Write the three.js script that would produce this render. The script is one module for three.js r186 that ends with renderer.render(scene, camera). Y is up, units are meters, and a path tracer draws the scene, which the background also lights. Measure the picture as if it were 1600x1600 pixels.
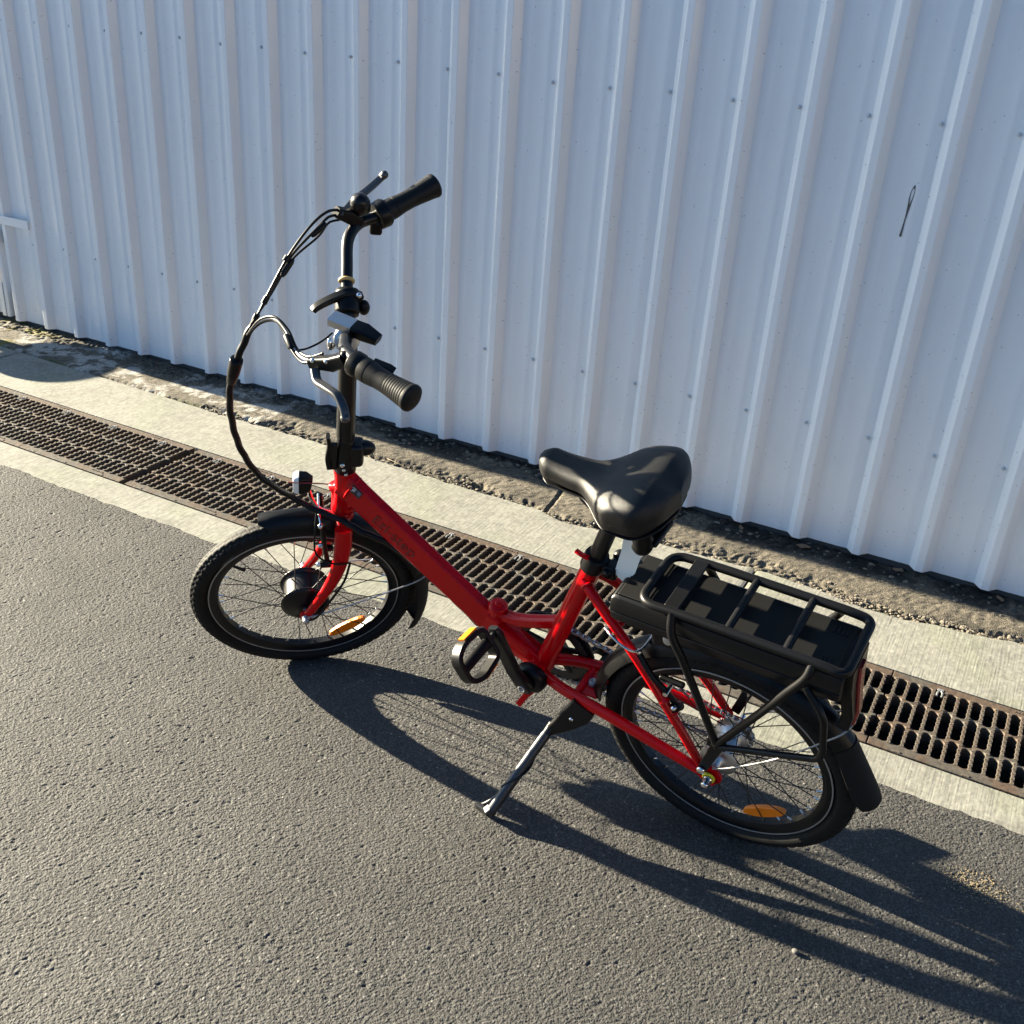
import * as THREE from 'three';
import { mergeGeometries, toCreasedNormals } from 'three/addons/utils/BufferGeometryUtils.js';
import { RoundedBoxGeometry } from 'three/addons/geometries/RoundedBoxGeometry.js';
import { FontLoader } from 'three/addons/loaders/FontLoader.js';
import { TextGeometry } from 'three/addons/geometries/TextGeometry.js';

// ------------------------------------------------------------------ camera, sky, sun, exposure
const scene = new THREE.Scene();
const EYE = 1.5143;
const camera = new THREE.PerspectiveCamera(51.87, 1, 0.05, 400);
{
  const right = new THREE.Vector3(0.87598, 0.06232, -0.47830), up = new THREE.Vector3(-0.26472, 0.89104, -0.36873), back = new THREE.Vector3(0.40321, 0.44962, 0.79704);
  camera.position.set(0, EYE, 0);
  camera.quaternion.setFromRotationMatrix(new THREE.Matrix4().makeBasis(right, up, back));
}
scene.add(camera);
const SUN = new THREE.Vector3(-3.85, 1, 0.04).normalize();
const SKY_GAIN = 0.138;
{
  const W = 512, Hh = 256, d = new Float32Array(W * Hh * 4), v = new THREE.Vector3();
  for (let j = 0; j < Hh; j++) for (let i = 0; i < W; i++) {
    const az = ((i + 0.5) / W - 0.5) * 2 * Math.PI, el = ((j + 0.5) / Hh - 0.5) * Math.PI;
    v.set(Math.cos(el) * Math.cos(az), Math.sin(el), Math.cos(el) * Math.sin(az));
    const c = Math.max(-1, Math.min(1, v.dot(SUN))), y = v.y, o = (j * W + i) * 4;
    let r, g, b;
    if (y >= 0) {
      const k = Math.pow(1 - y, 3), glow = Math.pow(Math.max(0, c), 3), hot = Math.pow(Math.max(0, c), 40);
      r = 0.03 + 0.21 * k; g = 0.12 + 0.53 * k; b = 0.33 + 0.93 * k;
      r += 1.30 * glow + 2.0 * hot; g += 1.70 * glow + 1.6 * hot; b += 2.05 * glow + 1.1 * hot;
    } else { r = 0.10; g = 0.09; b = 0.08; }
    d[o] = r * SKY_GAIN; d[o + 1] = g * SKY_GAIN; d[o + 2] = b * SKY_GAIN; d[o + 3] = 1;
  }
  const t = new THREE.DataTexture(d, W, Hh, THREE.RGBAFormat, THREE.FloatType);
  t.mapping = THREE.EquirectangularReflectionMapping; t.magFilter = THREE.LinearFilter; t.minFilter = THREE.LinearFilter; t.needsUpdate = true;
  scene.background = t; scene.environment = t;
}
const sun = new THREE.DirectionalLight(new THREE.Color(1.0, 0.885, 0.66), 5);
sun.position.copy(SUN).multiplyScalar(30).add(new THREE.Vector3(-1, 0, -2));
sun.target.position.set(-1, 0, -2);
sun.castShadow = true;
sun.shadow.mapSize.set(4096, 4096); sun.shadow.bias = -0.0004;
Object.assign(sun.shadow.camera, { left: -6, right: 6, top: 6, bottom: -6, near: 1, far: 60 });
scene.add(sun, sun.target);
const renderer = new THREE.WebGLRenderer({ antialias: true });
renderer.shadowMap.enabled = true;
renderer.shadowMap.type = THREE.PCFSoftShadowMap;
renderer.toneMapping = THREE.LinearToneMapping;
renderer.toneMappingExposure = 7.4;

// ------------------------------------------------------------------ small tools
let seed = 12345;
const rnd = () => { seed = (seed * 1664525 + 1013904223) >>> 0; return seed / 4294967296; };
const rr = (a, b) => a + (b - a) * rnd();
const hash = (x, y, s = 0) => { let h = (Math.imul(x, 374761393) + Math.imul(y, 668265263) + Math.imul(s, 1274126177)) | 0; h = Math.imul(h ^ (h >>> 13), 1274126177); h ^= h >>> 16; return (h >>> 0) / 4294967296; };
const mod = (a, n) => ((a % n) + n) % n;
function vnoise(x, y, s = 0, px = 0, py = 0) {
  const xi = Math.floor(x), yi = Math.floor(y), fx = x - xi, fy = y - yi, u = fx * fx * (3 - 2 * fx), v = fy * fy * (3 - 2 * fy);
  const X0 = px ? mod(xi, px) : xi, X1 = px ? mod(xi + 1, px) : xi + 1, Y0 = py ? mod(yi, py) : yi, Y1 = py ? mod(yi + 1, py) : yi + 1;
  const a = hash(X0, Y0, s), b = hash(X1, Y0, s), c = hash(X0, Y1, s), d = hash(X1, Y1, s);
  return a + (b - a) * u + (c - a) * v + (a - b - c + d) * u * v;
}
function fbm(x, y, o = 4, s = 0, p = 0) { let a = 0.5, t = 0, n = 0, f = 1; for (let i = 0; i < o; i++) { t += a * vnoise(x * f, y * f, s + i, p ? p * f : 0, p ? p * f : 0); n += a; a *= 0.5; f *= 2; } return t / n; }
const lerp = (a, b, t) => a + (b - a) * t, clamp = (x, a = 0, b = 1) => Math.min(b, Math.max(a, x));
const sstep = (a, b, x) => { const t = clamp((x - a) / (b - a)); return t * t * (3 - 2 * t); };
const V3 = (x, y, z) => new THREE.Vector3(x, y, z);
const used = {};
const numbered = (n) => { used[n] = (used[n] ?? -1) + 1; return used[n] ? `${n}_${String(used[n]).padStart(3, '0')}` : n; };
function clean(g) {
  let q = g.index ? g.toNonIndexed() : g.clone();
  for (const k of Object.keys(q.attributes)) if (!['position', 'normal', 'uv'].includes(k)) q.deleteAttribute(k);
  if (!q.attributes.uv) q.setAttribute('uv', new THREE.BufferAttribute(new Float32Array(q.attributes.position.count * 2), 2));
  q.morphAttributes = {}; q.clearGroups();
  return q;
}
const join = (list) => { const l = (Array.isArray(list) ? list : [list]).map(clean); return l.length === 1 ? l[0] : mergeGeometries(l); };
function mesh(name, geo, mat, parent) {
  const m = new THREE.Mesh(Array.isArray(geo) ? join(geo) : geo, mat);
  m.name = name; m.castShadow = m.receiveShadow = true; (parent ?? scene).add(m); return m;
}
function group(name, parent) { const g = new THREE.Group(); g.name = name; (parent ?? scene).add(g); return g; }
function tag(o, label, category, grp) { o.userData = { ...o.userData, label, category }; if (grp) o.userData.group = grp; return o; }
const structure = (o, label) => { o.userData.kind = 'structure'; if (label) o.userData.label = label; return o; };
// sweep a closed ring along points; ring(i, t) gives [n, b] pairs
function sweep(pts, ring, { ref, closed = false, caps = true } = {}) {
  const n = pts.length, T = [];
  for (let i = 0; i < n; i++) {
    const a = closed ? pts[(i + n - 1) % n] : pts[Math.max(0, i - 1)], b = closed ? pts[(i + 1) % n] : pts[Math.min(n - 1, i + 1)];
    T.push(b.clone().sub(a).normalize());
  }
  let N = (ref ?? (Math.abs(T[0].y) < 0.9 ? V3(0, 1, 0) : V3(1, 0, 0))).clone();
  const pos = [], idx = [], uv = []; let m = 0, len = 0;
  const rows = [];
  for (let i = 0; i < n; i++) {
    if (i) len += pts[i].distanceTo(pts[i - 1]);
    N = N.clone().addScaledVector(T[i], -N.dot(T[i])).normalize();
    const B = T[i].clone().cross(N), R = ring(i, i / (n - 1)); m = R.length;
    const row = [];
    for (let k = 0; k < m; k++) { const p = pts[i].clone().addScaledVector(N, R[k][0]).addScaledVector(B, R[k][1]); pos.push(p.x, p.y, p.z); uv.push(len, k / m); row.push(p); }
    rows.push(row);
  }
  const L = closed ? n : n - 1;
  for (let i = 0; i < L; i++) for (let k = 0; k < m; k++) { const a = i * m + k, b = i * m + (k + 1) % m, c = ((i + 1) % n) * m + k, d = ((i + 1) % n) * m + (k + 1) % m; idx.push(a, b, c, b, d, c); }
  const g = new THREE.BufferGeometry();
  g.setAttribute('position', new THREE.Float32BufferAttribute(pos, 3)); g.setAttribute('uv', new THREE.Float32BufferAttribute(uv, 2)); g.setIndex(idx); g.computeVertexNormals();
  if (closed || !caps) return g;
  const out = [g];
  for (const [row, flip] of [[rows[0], 1], [rows[n - 1], 0]]) {
    const c = row.reduce((s, p) => s.add(p), V3(0, 0, 0)).multiplyScalar(1 / m), p2 = [];
    for (let k = 0; k < m; k++) { const a = row[k], b = row[(k + 1) % m]; const tri = flip ? [c, b, a] : [c, a, b]; for (const q of tri) p2.push(q.x, q.y, q.z); }
    const cg = new THREE.BufferGeometry(); cg.setAttribute('position', new THREE.Float32BufferAttribute(p2, 3)); cg.setAttribute('uv', new THREE.Float32BufferAttribute(new Float32Array(p2.length / 3 * 2), 2)); cg.computeVertexNormals(); out.push(cg);
  }
  return join(out);
}
const circ = (r, n = 16, ry = r) => Array.from({ length: n }, (_, k) => { const a = k / n * 2 * Math.PI; return [r * Math.cos(a), ry * Math.sin(a)]; });
function rrect(hx, hy, r, n = 4) { const o = []; for (const [cx, cy, a0] of [[hx - r, hy - r, 0], [-hx + r, hy - r, 90], [-hx + r, -hy + r, 180], [hx - r, -hy + r, 270]]) for (let k = 0; k <= n; k++) { const a = (a0 + 90 * k / n) * Math.PI / 180; o.push([cx + r * Math.cos(a), cy + r * Math.sin(a)]); } return o; }
const smooth = (pts, n = 40, closed = false) => new THREE.CatmullRomCurve3(pts, closed, 'centripetal').getPoints(n);
function fillet(pts, r, n = 6, closed = false) {
  const o = [], N = pts.length;
  for (let i = 0; i < N; i++) {
    if (!closed && (i === 0 || i === N - 1)) { o.push(pts[i].clone()); continue; }
    const a = pts[(i + N - 1) % N], b = pts[i], c = pts[(i + 1) % N], q = Math.min(r, a.distanceTo(b) * 0.48, c.distanceTo(b) * 0.48);
    const p0 = b.clone().lerp(a, q / b.distanceTo(a)), p1 = b.clone().lerp(c, q / b.distanceTo(c));
    for (let k = 0; k <= n; k++) { const t = k / n; o.push(p0.clone().multiplyScalar((1 - t) * (1 - t)).addScaledVector(b, 2 * t * (1 - t)).addScaledVector(p1, t * t)); }
  }
  return o;
}
const rod = (pts, r, n = 12, opt) => sweep(pts, (i, t) => circ(typeof r === 'function' ? r(t) : r, n), opt);
const bar = (a, b, r0, r1 = r0, n = 16) => sweep([a, b], (i) => circ(i ? r1 : r0, n));
function turned(a, b, prof, n = 24) {           // prof [[along 0..1, radius]] turned about the line a-b
  const dir = b.clone().sub(a), L = dir.length(), g = new THREE.LatheGeometry(prof.map(([s, r]) => new THREE.Vector2(Math.max(r, 1e-5), s * L)), n);
  g.applyQuaternion(new THREE.Quaternion().setFromUnitVectors(V3(0, 1, 0), dir.normalize())); g.translate(a.x, a.y, a.z); return g;
}
const box = (w, h, d, x, y, z, r = 0.002) => { const g = new RoundedBoxGeometry(w, h, d, 2, Math.min(r, w / 2.1, h / 2.1, d / 2.1)); g.translate(x, y, z); return g; };
const ball = (r, p, sx = 1, sy = 1, sz = 1) => { const g = new THREE.SphereGeometry(r, 20, 14); g.scale(sx, sy, sz); g.translate(p.x, p.y, p.z); return g; };
function tex8(W, Hh, f, srgb, wrap = true) {
  const d = new Uint8Array(W * Hh * 4), c = [0, 0, 0];
  for (let j = 0; j < Hh; j++) for (let i = 0; i < W; i++) { f(i, j, c); const o = (j * W + i) * 4; for (let k = 0; k < 3; k++) { let x = clamp(c[k]); if (srgb) x = x <= 0.0031308 ? x * 12.92 : 1.055 * Math.pow(x, 1 / 2.4) - 0.055; d[o + k] = Math.round(x * 255); } d[o + 3] = 255; }
  const t = new THREE.DataTexture(d, W, Hh, THREE.RGBAFormat);
  t.magFilter = THREE.LinearFilter; t.minFilter = THREE.LinearMipmapLinearFilter; t.generateMipmaps = true;
  if (wrap) t.wrapS = t.wrapT = THREE.RepeatWrapping;
  if (srgb) t.colorSpace = THREE.SRGBColorSpace; t.needsUpdate = true; return t;
}
const std = (c, roughness, more = {}) => new THREE.MeshStandardMaterial({ color: new THREE.Color().setRGB(...c), roughness, ...more });
const phys = (c, roughness, more = {}) => new THREE.MeshPhysicalMaterial({ color: new THREE.Color().setRGB(...c), roughness, ...more });

// ------------------------------------------------------------------ asphalt
const AN = 2048, AT = 2.0;                       // texels, metres of the repeating patch
const aH = new Float32Array(AN * AN), aC = new Float32Array(AN * AN);
function stones(N, r0, r1, hh, tone) {
  const cell = AN / N;
  for (let cy = 0; cy < N; cy++) for (let cx = 0; cx < N; cx++) {
    const px = (cx + hash(cx, cy, tone)) * cell, py = (cy + hash(cx, cy, tone + 1)) * cell, R = lerp(r0, r1, hash(cx, cy, tone + 2)) * cell, top = lerp(0.45, 1, hash(cx, cy, tone + 3)) * hh;
    const asp = lerp(0.6, 1, hash(cx, cy, tone + 4)), an = hash(cx, cy, tone + 5) * Math.PI, ca = Math.cos(an), sa = Math.sin(an);
    const hv = hash(cx, cy, tone + 6), col = hv > 0.985 ? 0.19 + 0.08 * hv : lerp(0.038, 0.128, hv * hv * (1.6 - 0.6 * hv));
    const tx = (hash(cx, cy, tone + 7) - 0.5) * 0.7, ty = (hash(cx, cy, tone + 8) - 0.5) * 0.7, M = Math.ceil(R);
    for (let dy = -M; dy <= M; dy++) for (let dx = -M; dx <= M; dx++) {
      const u = (dx * ca + dy * sa) / R, v = (-dx * sa + dy * ca) / (R * asp), q = Math.pow(Math.abs(u), 3.2) + Math.pow(Math.abs(v), 3.2) + 0.25 * Math.abs(u * v);
      if (q >= 1) continue;
      const h = top * (Math.sqrt(1 - q) * 0.75 + 0.25 + 0.35 * (tx * u + ty * v)), o = mod(Math.round(py + dy), AN) * AN + mod(Math.round(px + dx), AN);
      if (h > aH[o]) { aH[o] = h; aC[o] = col; }
    }
  }
}
aC.fill(0.030);
stones(430, 0.36, 0.64, 1.0, 11);
stones(760, 0.34, 0.60, 0.80, 31);
stones(1010, 0.3, 0.6, 0.55, 51);
const asphaltMap = tex8(AN, AN, (i, j, c) => {
  const o = j * AN + i, n = 0.82 + 0.36 * fbm(i / AN * 24, j / AN * 24, 4, 5, 24), dust = 0.74 + 0.52 * fbm(i / AN * 5, j / AN * 5, 4, 77, 5), g = aC[o] * n * dust * (0.9 + 0.2 * hash(i, j, 3));
  const w = 0.97 + 0.10 * hash(Math.round(aC[o] * 9000), 3, 9); c[0] = g * 1.02 * w; c[1] = g; c[2] = g * 0.95 / w;
}, true);
const asphaltBump = tex8(AN, AN, (i, j, c) => { const o = j * AN + i; c[0] = c[1] = c[2] = clamp(aH[o] * 0.85 + 0.15 * hash(i, j, 8)); }, false);
const asphaltMat = std([0.58, 0.58, 0.58], 0.78, { map: asphaltMap, bumpMap: asphaltBump, bumpScale: 0.0010 });
function aSample(x, z) {                         // height in metres with a small box filter
  const fx = x / AT * AN, fz = z / AT * AN, i = Math.floor(fx), j = Math.floor(fz); let s = 0;
  for (let b = -1; b <= 1; b++) for (let a = -1; a <= 1; a++) s += aH[mod(j + b, AN) * AN + mod(i + a, AN)];
  return s / 9;
}
const asphEdge = (x) => -2.006 + 0.006 * (fbm(x * 5, 3.3, 3, 9) - 0.5) * 2 + 0.008 * (vnoise(x * 40, 1, 4) - 0.5);
const pit = (x, z) => { const n = vnoise(x * 140, z * 140, 23) * 0.6 + vnoise(x * 260, z * 260, 24) * 0.4; return sstep(0.70, 0.84, n + 0.10 * (fbm(x * 7, z * 7, 2, 25) - 0.5)); };
const asphY = (x, z) => -0.0018 - 0.0013 * pit(x, z) + 0.0016 * (aSample(x, z) - 0.5) + 0.004 * (fbm(x * 3, z * 3, 3, 21) - 0.5);
{
  const x0 = -3.3, x1 = 0.85, z0 = -2.045, z1 = -0.42, st = 0.0029, nx = Math.round((x1 - x0) / st), nz = Math.round((z1 - z0) / st);
  // only the part the camera can see (with a wide margin) gets the fine relief
  const zMax = (x) => Math.min(z1, lerp(-0.42, -1.15, clamp((x + 1.5) / 2.3)));
  const xMin = (z) => lerp(-3.3, -1.6, clamp((z + 2.0) / 1.5));
  const id = new Int32Array((nx + 1) * (nz + 1)).fill(-1), pos = [], uv = [], idx = [];
  for (let j = 0; j <= nz; j++) for (let i = 0; i <= nx; i++) {
    const x = x0 + i * st, z = z0 + j * st;
    if (z > zMax(x) + 0.01 || x < xMin(z) - 0.01) continue;
    let y = asphY(x, z); const e = asphEdge(x);
    if (z < e) y -= clamp((e - z) / 0.006) * 0.016 + (e - z) * 0.2;
    id[j * (nx + 1) + i] = pos.length / 3; pos.push(x, y, z); uv.push(x / AT, z / AT);
  }
  for (let j = 0; j < nz; j++) for (let i = 0; i < nx; i++) {
    const a = id[j * (nx + 1) + i], b = id[j * (nx + 1) + i + 1], c = id[(j + 1) * (nx + 1) + i], d = id[(j + 1) * (nx + 1) + i + 1];
    if (a < 0 || b < 0 || c < 0 || d < 0) continue; idx.push(a, c, b, b, c, d);
  }
  const quad = (ax, az, bx, bz) => { const k = pos.length / 3; for (const [x, z] of [[ax, az], [bx, az], [ax, bz], [bx, bz]]) { pos.push(x, -0.0075, z); uv.push(x / AT, z / AT); } idx.push(k, k + 2, k + 1, k + 1, k + 2, k + 3); };
  quad(-60, -2.002, 60, 80);                     // the yard goes on, just under the fine patch
  const g = new THREE.BufferGeometry();
  g.setAttribute('position', new THREE.Float32BufferAttribute(pos, 3)); g.setAttribute('uv', new THREE.Float32BufferAttribute(uv, 2)); g.setIndex(idx); g.computeVertexNormals();
  structure(mesh('asphalt', g, asphaltMat), 'rough grey asphalt yard');
}
structure(mesh('ground', (() => { const g = new THREE.PlaneGeometry(260, 260); g.rotateX(-Math.PI / 2); g.translate(0, -0.40, 0); return g; })(), std([0.12, 0.10, 0.08], 1)), 'soil below the paving');

// ------------------------------------------------------------------ concrete apron
const CN = 1024, CT = 1.2;
const CF = new Float32Array(CN * CN);
for (let j = 0; j < CN; j++) for (let i = 0; i < CN; i++) { const x = i / CN, y = j / CN; CF[j * CN + i] = 0.20 * vnoise(x * 300, y * 9, 41, 300, 9) + 0.55 * fbm(x * 130, y * 110, 3, 42, 10) + 0.22 * vnoise(x * 460, y * 18, 44, 460, 18) + 0.12 * hash(i, j, 45); }
const concMap = tex8(CN, CN, (i, j, c) => {
  const x = i / CN, y = j / CN, b = vnoise(x * 300, y * 7, 41, 300, 7), n = fbm(x * 8, y * 8, 5, 61, 8), f = fbm(x * 128, y * 128, 3, 63, 128), q = fbm(x * 40, y * 40, 3, 64, 40);
  let g = 0.225 * (0.86 + 0.035 * b + 0.30 * (n - 0.5) + 0.50 * (f - 0.5) + 0.28 * (q - 0.5));
  const line = vnoise(x * 512, y * 5, 46, 512, 5); if (line > 0.93) g *= 1 - 2.2 * (line - 0.93) * 4;
  const st = sstep(0.54, 0.70, fbm(x * 5 + 3, y * 5, 4, 71, 5)) * 0.22;
  c[0] = g * (1.02 - 0.30 * st); c[1] = g * (1 - 0.16 * st); c[2] = g * (0.87 - 0.40 * st);
}, true);
const concBump = tex8(CN, CN, (i, j, c) => { c[0] = c[1] = c[2] = clamp(CF[j * CN + i]); }, false);
const concMat = std([1, 1, 1], 0.9, { map: concMap, bumpMap: concBump, bumpScale: 0.0010 });
const farEdgePts = [[-9, -2.79], [-3.89, -2.781], [-3.326, -2.771], [-3.005, -2.765], [-2.623, -2.756], [-1.994, -2.763], [-1.756, -2.753], [-1.528, -2.752], [-1.319, -2.75], [-1.186, -2.722], [-1.0, -2.75], [-0.782, -2.77], [-0.59, -2.781], [-0.399, -2.769], [-0.288, -2.748], [-0.159, -2.743], [-0.025, -2.771], [0.144, -2.798], [1, -2.79], [6, -2.79]];
function farEdge(x) {
  let k = 0; while (k < farEdgePts.length - 2 && farEdgePts[k + 1][0] < x) k++;
  const [a, za] = farEdgePts[k], [b, zb] = farEdgePts[k + 1], r = x < -2.7 ? 0.25 : 1;
  return lerp(za, zb, sstep(0, 1, (x - a) / (b - a))) + r * (0.016 * (fbm(x * 14, 7.7, 3, 91) - 0.5) + 0.007 * (vnoise(x * 90, 2, 92) - 0.5));
}
const GZ0 = -2.472, GZ1 = -2.134;                // the grating lies between these
const apron = structure(group('concrete_apron'), 'pale broomed concrete either side of the drain');
function slab(x0, x1, zNear, zFarFn, name, dz, lift) {
  const nx = Math.max(2, Math.round((x1 - x0) / 0.012)), nz = 14, pos = [], uv = [], idx = [];
  for (let i = 0; i <= nx; i++) {
    const x = lerp(x0, x1, i / nx), zf = zFarFn(x);
    for (let j = -1; j <= nz + 1; j++) {
      const z = lerp(zNear, zf, clamp(j / nz)); let y = lift + 0.0012 * (fbm(x * 4, z * 4, 3, 15) - 0.5);
      if (j < 0 || j > nz) y = -0.12; else { const e = Math.min(Math.abs(z - zNear), Math.abs(z - zf)); y -= 0.002 * (1 - sstep(0, 0.006, e)); }
      if (i === 0 || i === nx) y -= 0.0025;
      pos.push(x, y, z); uv.push(x / CT + dz, z / CT + dz * 1.7);
    }
  }
  const m = nz + 3;
  for (let i = 0; i < nx; i++) for (let j = 0; j < m - 1; j++) { const a = i * m + j, b = a + 1, c = a + m, d = c + 1; idx.push(a, c, b, b, c, d); }
  const g = new THREE.BufferGeometry();
  g.setAttribute('position', new THREE.Float32BufferAttribute(pos, 3)); g.setAttribute('uv', new THREE.Float32BufferAttribute(uv, 2)); g.setIndex(idx);
  const cg = toCreasedNormals(g, 0.7);
  return mesh(name, cg, concMat, apron);
}
for (const [a, b, dz] of [[-9, -3.767, 0.11], [-3.761, -0.584, 0.0], [-0.578, 1.2, 0.63], [1.206, 6, 0.2]]) slab(a, b, GZ0 - 0.004, farEdge, 'slab', dz, 0);
for (const [a, b, dz] of [[-9, -3.3, 0.21], [-3.294, 0.6, 0.83], [0.606, 6, 0.45]]) slab(a, b, -1.985, () => GZ1 + 0.004, 'slab', dz, -0.0035);
// trough under the grating
{
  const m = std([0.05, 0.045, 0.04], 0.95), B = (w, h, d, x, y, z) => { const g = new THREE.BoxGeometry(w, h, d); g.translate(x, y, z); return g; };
  const c = structure(group('drain_channel'), 'dark trough below the grating');
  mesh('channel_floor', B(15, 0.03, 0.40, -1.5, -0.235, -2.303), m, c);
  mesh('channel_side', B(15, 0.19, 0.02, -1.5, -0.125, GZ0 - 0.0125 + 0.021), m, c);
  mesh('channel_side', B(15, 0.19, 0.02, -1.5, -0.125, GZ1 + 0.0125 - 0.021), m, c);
}
// ------------------------------------------------------------------ old footing along the wall
const grainMap = tex8(1024, 1024, (i, j, c) => { const o = j * 2 * AN + i * 2, t = (aC[o] + aC[o + 1] + aC[o + AN]) / 3, g = clamp(0.30 + 5.5 * (t - 0.04) + 0.25 * (hash(i, j, 17) - 0.5), 0.1, 1); c[0] = g; c[1] = g * 0.97; c[2] = g * 0.92; }, true);
{
  const x0 = -4.75, x1 = 0.95, z0 = -3.30, z1 = -2.70, st = 0.0055, nx = Math.round((x1 - x0) / st), nz = Math.round((z1 - z0) / st);
  const cracks = [[[-1.275, -2.74], [-1.279, -2.815], [-1.287, -2.88], [-1.31, -2.96], [-1.30, -3.05]], [[-1.31, -2.745], [-1.335, -2.765], [-1.362, -2.79]], [[-0.335, -2.76], [-0.328, -2.80]], [[-2.05, -2.78], [-1.9, -2.80], [-1.72, -2.79]], [[-3.2, -2.93], [-3.05, -2.97], [-2.9, -2.96]]];
  const segD = (x, z, a, b) => { const dx = b[0] - a[0], dz = b[1] - a[1], t = clamp(((x - a[0]) * dx + (z - a[1]) * dz) / (dx * dx + dz * dz)); return Math.hypot(x - a[0] - t * dx, z - a[1] - t * dz); };
  const pos = [], col = [], uv = [], idx = [];
  for (let j = 0; j <= nz; j++) for (let i = 0; i <= nx; i++) {
    const x = x0 + i * st, z = z0 + j * st, e = farEdge(x), d = e - z;                    // d: distance behind the slab edge
    const calm = 1 - 0.6 * (1 - sstep(-2.9, -2.5, x)); let y = calm * (0.0045 * (fbm(x * 9, z * 9, 4, 31) - 0.45) + 0.0034 * (fbm(x * 60, z * 60, 2, 32) - 0.5)) + 0.0018 * (hash(i, j, 6) - 0.5);
    const wid = x < -2.75 ? 0.012 + 0.030 * fbm(x * 6, 4, 2, 8) * sstep(-3.3, -3.0, x) : 0.045 + 0.10 * fbm(x * 4, 1, 3, 33) * sstep(0.35, 0.6, fbm(x * 3, 9, 2, 34)), rub = 1 - sstep(wid * 0.5, wid, d);   // broken edge
    y -= rub * (0.006 + 0.012 * fbm(x * 26, z * 26, 3, 35)); y += rub * 0.010 * (vnoise(x * 110, z * 110, 36) - 0.3);
    if (d < 0.004) y = Math.min(y, -0.014);
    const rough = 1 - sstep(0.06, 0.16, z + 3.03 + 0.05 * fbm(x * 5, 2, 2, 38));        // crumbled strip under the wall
    y -= calm * rough * 0.010 * fbm(x * 18, z * 18, 3, 37) + rough * 0.012 * (vnoise(x * 80, z * 80, 39) - 0.5);
    const hole = Math.hypot((x + 1.555) / 0.035, (z + 2.795) / 0.022); y -= 0.022 * (1 - sstep(0.6, 1.2, hole + 0.3 * (vnoise(x * 60, z * 60, 3) - 0.5)));
    for (const c of cracks) for (let k = 0; k < c.length - 1; k++) { const q = segD(x + 0.006 * (vnoise(x * 50, z * 50, 5) - 0.5), z, c[k], c[k + 1]); if (q < 0.007) y -= 0.014 * (1 - q / 0.007); }
    pos.push(x, y, z); uv.push(x / 1.5, z / 1.5);
    const n = fbm(x * 14, z * 14, 4, 50), f = hash(i, j, 51), f2 = vnoise(x * 130, z * 130, 52);
    let r = 0.112, g = 0.099, b = 0.078; const m = 0.55 + 0.65 * n + 0.6 * (f2 - 0.5) + 0.55 * (f - 0.5); r *= m; g *= m; b *= m;
    const white = sstep(0.40, 0.56, fbm(x * 7, z * 9, 4, 53)) * (1 - sstep(-2.55, -2.1, x)) * sstep(0.42, 0.60, fbm(x * 34, z * 34, 3, 54) + 0.05);   // lime bloom
    r = lerp(r, 0.34, white); g = lerp(g, 0.335, white); b = lerp(b, 0.32, white);
    const dark = sstep(0.52, 0.70, fbm(x * 6 + 5, z * 11, 4, 55) + 0.20 * rough) * 0.85 * (0.35 + rough * 0.65) * (0.45 + 0.55 * sstep(-2.6, -2.1, x)); r *= 1 - dark; g *= 1 - dark; b *= 1 - dark;   // dirt patches, deepened near the wall by shade put into the colour
    const moss = sstep(0.45, 0.6, fbm(x * 12, z * 12, 3, 56)) * (1 - sstep(-4.0, -3.72, x)) * 0.9; r = lerp(r, 0.16, moss); g = lerp(g, 0.14, moss); b = lerp(b, 0.02, moss);
    const moss2 = sstep(0.55, 0.7, fbm(x * 16, z * 16, 3, 57)) * (1 - sstep(0.0, 0.035, d)) * 0.6; r = lerp(r, 0.07, moss2); g = lerp(g, 0.085, moss2); b = lerp(b, 0.02, moss2);
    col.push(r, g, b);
  }
  for (let j = 0; j < nz; j++) for (let i = 0; i < nx; i++) { const a = j * (nx + 1) + i, b = a + 1, c = a + nx + 1, d = c + 1; idx.push(a, c, b, b, c, d); }
  const g = new THREE.BufferGeometry();
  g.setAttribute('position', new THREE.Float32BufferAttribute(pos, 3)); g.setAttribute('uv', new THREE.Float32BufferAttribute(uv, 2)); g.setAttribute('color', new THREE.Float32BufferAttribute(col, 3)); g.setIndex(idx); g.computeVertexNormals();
  structure(mesh('footing', g, std([2.1, 2.1, 2.1], 0.95, { vertexColors: true, map: grainMap, bumpMap: asphaltBump, bumpScale: 0.0013 })), 'old crumbling concrete footing along the wall');
}
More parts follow.
